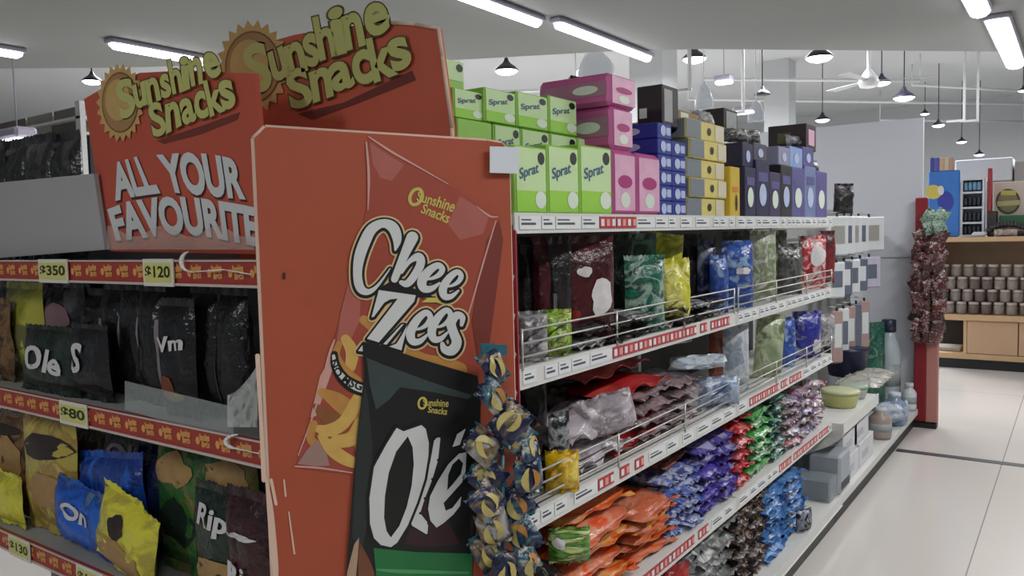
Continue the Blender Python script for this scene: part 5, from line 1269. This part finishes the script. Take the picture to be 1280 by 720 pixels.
# jars in tiers
M_jar = mat('jar_content', (96, 84, 78), .35, var=.35, scale=30); M_jar2 = mat('jar_content_light', (132, 122, 114), .35, var=.3, scale=30); M_jl = mat('jar_lid_pale', (176, 164, 158), .4)
jproto = []
for kk, mm in enumerate((M_jar, M_jar2)):
    R_ = .05; r = thing('jar', 'jar prototype', 'jar', (0, 0, 0))
    MB().lathe([(R_*.9, 0), (R_, .012), (R_, .085), (R_*.85, .10)], mm, (0, 0, 0), 14).build('jar_body', None, (0, 0, 0)).parent = r
    MB().lathe([(R_*.92, 0), (R_*.92, .022), (R_*.85, .026)], M_jl, (0, 0, .1005), 14).build('jar_lid', None, (0, 0, 0)).parent = r
    jproto.append(r)
LABELS.clear()
tn = ['bottom', 'second', 'third', 'top']
rnd = random.Random(3)
for t in range(4):
    zb = zms+.001+t*.128; off = .05*(t % 2)
    cnt = 0
    x = ony(1172, 350, YC+.08).x+off
    while x < .66:
        if not (t == 3 and cnt % 1 == 1):
            o = jproto[(cnt*3+t*2+cnt//2) % 2]
            dup(o, (x, YC+.08+.03*t+.02*(t % 2), zb), (0, 0, rnd.random()*6), None, 'jar on the wooden counter shelf, %s tier, %s from the red display' % (tn[t], ORD[cnt]), 'jars on the wooden counter')
        cnt += 1; x += .112
for r in jproto:
    for c_ in list(r.children): bpy.data.objects.remove(c_)
    bpy.data.objects.remove(r)
# things on the counter
z = ztp+.001
def bx_px(px0, py0, px1, py1, Y, dep, m_, mb=None):
    a = ony(px0, py1, Y); b = ony(px1, py0, Y)
    return (mb or MB()).box(a.x, b.x, Y, Y+dep, a.z, b.z, m_, .004), a, b
Y1 = YC+.12
a = ony(1160, 290, Y1); b = ony(1200, 212, Y1)
r = thing('blue_display_card', 'blue display card with a yellow and a dark blue shape behind the red display', 'display card', (a.x, Y1, z))
MB().box(a.x, b.x, Y1, Y1+.04, z, b.z, mat('card_blue', (48, 112, 190), .5, var=.1), .01).build('card', r)
def disc(px, py, wd, ht, Y, m_, nm, par, s=20):
    mb = MB(); mb.slab([ony(px+wd/2*math.cos(2*math.pi*i/s), py+ht/2*math.sin(2*math.pi*i/s), Y-.004) for i in range(s)], (0, .003, 0), m_); return mb.build(nm, par)
disc(1182, 252, 20, 26, Y1, mat('card_navy', (44, 56, 150), .5), 'navy_shape', r); disc(1167, 240, 20, 18, Y1-.004, mat('card_yellow', (196, 178, 80), .5), 'yellow_shape', r); disc(1176, 238, 8, 12, Y1-.008, mat('card_pale', (206, 206, 200), .5), 'pale_shape', r)
for i in range(5):
    px = 1163+i*6; aa = ony(px, 210, Y1+.02); bb = ony(px+5.5, 197, Y1+.02)
    tag(MB().box(aa.x, bb.x, Y1+.0, Y1+.035, b.z+.001, bb.z, mat('pk%d' % i, [(60, 66, 150), (80, 80, 160), (190, 160, 130), (200, 180, 150), (180, 140, 120)][i], .5, var=.2, scale=30), .004).build('small_packet', None, (aa.x, Y1, b.z)), ['dark blue', 'violet blue', 'tan', 'cream', 'brown pink'][i]+' small packet on top edge of the blue display card', 'packet')
Y2 = YC+.14
a = ony(1200, 290, Y2); b = ony(1231, 222, Y2)
r = thing('white_display_rack', 'small white rack with dark goods right of the blue card', 'display rack', (a.x, Y2, z))
mb = MB(); W2 = b.x-a.x; H2 = b.z-z
for u in (0, 1): mb.box(a.x+u*(W2-.02), a.x+u*(W2-.02)+.02, Y2, Y2+.2, z, b.z, M_white)
for v in (0, .22, .48, .74, .97): mb.box(a.x+.02, b.x-.02, Y2, Y2+.2, z+H2*v, z+H2*v+.02, M_white)
mb.box(a.x, b.x, Y2+.2, Y2+.21, z, b.z, M_white); mb.build('rack_frame', r)
for v in (.02, .25, .51, .77):
    m5 = mat('rack_goods_dark', (38, 42, 52), .5, var=.3, scale=30) if v < .7 else mat('rack_goods_blue', (110, 150, 176), .5, var=.3, scale=30)
    mb = MB()
    for q in range(4): mb.box(a.x+.03+q*(W2-.06)/4, a.x+.03+(q+.85)*(W2-.06)/4, Y2+.02, Y2+.15, z+H2*v+.012, z+H2*v+H2*.17, m5, .01)
    mb.build('rack_goods', r)
tag(bx_px(1234, 210, 1240, 264, YC+.16, .1, mat('post_red', (150, 36, 46), .5))[0].build('red_banner', None, (ony(1237, 264, YC+.16).x, YC+.16, z)), 'narrow red upright banner between the white rack and the round emblem board', 'banner')
tag(MB().box(ony(1234, 280, YC+.16).x, ony(1246, 280, YC+.16).x, YC+.16, YC+.3, z, ony(1240, 264, YC+.16).z, mat('block_black', (40, 36, 38), .5), .006).build('black_box', None, (ony(1240, 280, YC+.16).x, YC+.2, z)), 'black box beneath the narrow red panel on the counter', 'box')
Y3 = YC+.34
a = ony(1241, 270, Y3); b = ony(1320, 224, Y3)
r = thing('emblem_board', 'cream board with a round dark green emblem at the right frame edge', 'sign', (a.x, Y3, z))
MB().box(a.x, b.x, Y3, Y3+.03, z, b.z, mat('board_cream', (196, 184, 172), .6), .006).build('board', r)
disc(1260, 252, 31, 32, Y3, mat('emblem_dark', (56, 58, 40), .5), 'emblem_ring', r, 28); disc(1260, 252, 25, 26, Y3-.004, mat('emblem_olive', (120, 116, 74), .5, var=.3, scale=40), 'emblem_disc', r, 28)
mb = MB(); mb.slab([ony(*p, Y3-.009) for p in ((1251, 238), (1270, 238), (1270, 244), (1251, 244))], (0, .002, 0), mat('emblem_yellow', (186, 172, 80), .5)).slab([ony(*p, Y3-.009) for p in ((1246, 252), (1275, 250), (1275, 256), (1247, 258))], (0, .002, 0), mat('emblem_pale', (176, 168, 120), .5)); mb.build('emblem_bands', r)
tag(bx_px(1249, 268, 1300, 281, YC+.24, .08, mat('box_green', (44, 100, 66), .5, var=.2, scale=10))[0].build('green_box', None, (ony(1270, 281, YC+.24).x, YC+.24, z)), 'low green box in front of the round emblem board', 'box')
mb = MB(); n = 14
for i in range(n):
    t0, t1 = i/n, (i+1)/n
    f = lambda t: ony(1234+60*t, 290-10*math.sin(math.pi*min(1, t*1.1))**.6, YC+.10)
    mb.tube(f(t0), f(t1), .03, mat('bag_dark_strap', (48, 44, 46), .6), 8)
mb.box(ony(1236, 290, YC).x, 1.2, YC+.07, YC+.16, z, z+.05, mat('bag_dark_strap', (48, 44, 46), .6), .02)
tag(mb.build('dark_bag', None, (ony(1250, 290, YC+.1).x, YC+.1, z)), 'dark rounded bag lying on the counter at the right frame edge', 'bag')
tag(MB().box(ony(1214, 290, YC).x, ony(1233, 290, YC).x, YC+.02, YC+.10, z, z+.05, mat('cloth_white', (196, 196, 198), .6), .02).build('folded_cloth', None, (ony(1220, 290, YC).x, YC+.05, z)), 'white folded cloth on the counter edge left of the dark bag', 'cloth')
pouch('pale_bundle', 'pale crumpled bundle on the counter in front of the dark bag', 'bundle', (ony(1257, 291, YC+.04).x, YC+.04, z), 0, .2, .075, .05, film('wrap_pale_bundle', [(170, 156, 144), (120, 108, 98)], 20), seed=9, wr=2)
# white boxes on a shelf behind
Y4 = YC+1.3
r = thing('white_cabinet', 'white cabinet with dark gaps standing behind the counter', 'cabinet', (ony(1230, 300, Y4).x, Y4, 0))
a = ony(1194, 218, Y4); b = ony(1266, 196, Y4)
MB().box(a.x, b.x, Y4, Y4+.4, 0, a.z-.1, mat('cabinet_grey', (120, 118, 118), .6, var=.1)).build('cabinet_body', r)
MB().box(a.x, b.x, Y4-.01, Y4+.4, a.z-.098, b.z, M_white, .01).build('fascia', r)
MB().box(b.x+.02, b.x+1.2, Y4, Y4+.4, 0, b.z-.06, mat('cabinet_shade', (150, 148, 150), .6)).build('side_cabinet', r)

# ================================================================== FAR LEFT BACKGROUND
Y5 = 4.6
def lw(px, py): return ony(px, py, Y5)
r = thing('stock_rack', 'white stock rack with boxes far behind the left header board', 'rack', (lw(50, 150).x, Y5, 0))
for px in (-60, 96): q = lw(px, 126); MB().box(q.x-.05, q.x+.05, Y5, Y5+.06, 0, q.z, M_whmetal).build('post', r)
for py in (144, 164): p_, q = lw(-60, py), lw(100, py); MB().box(p_.x, q.x, Y5+.0, Y5+.5, q.z-.03, q.z, M_whmetal).build('rack_shelf', r)
MB().box(lw(-60, 165).x, lw(100, 165).x, Y5+.1, Y5+.5, 0, lw(100, 164).z-.05, mat('rack_dark', (40, 42, 50), .7)).build('lower_unit', r)
for i, (a_, b_, t_, s_, c3) in enumerate(((-20, 22, 130, 143, (110, 104, 98)), (24, 56, 132, 143, (150, 144, 134)), (58, 88, 134, 143, (120, 112, 104)), (2, 32, 149, 163, (166, 162, 152)), (34, 54, 148, 163, (176, 172, 160)), (56, 90, 150, 163, (112, 106, 96)))):
    p_, q = lw(a_, s_), lw(b_, t_); zb_ = lw(100, 144).z if s_ < 150 else lw(100, 164).z
    carton('stock_box', '%s stock box on the %s level of the far left rack' % (['dark', 'beige', 'brown', 'cream', 'pale', 'grey brown'][i], 'upper' if s_ < 150 else 'lower'), 'box', p_.x, q.x, Y5+.08, Y5+.45, zb_+.002, zb_+(.13 if s_ < 150 else .16), mat('stock_box%d' % i, c3, .7, var=.1))
for o in PROTOS: bpy.data.objects.remove(o)
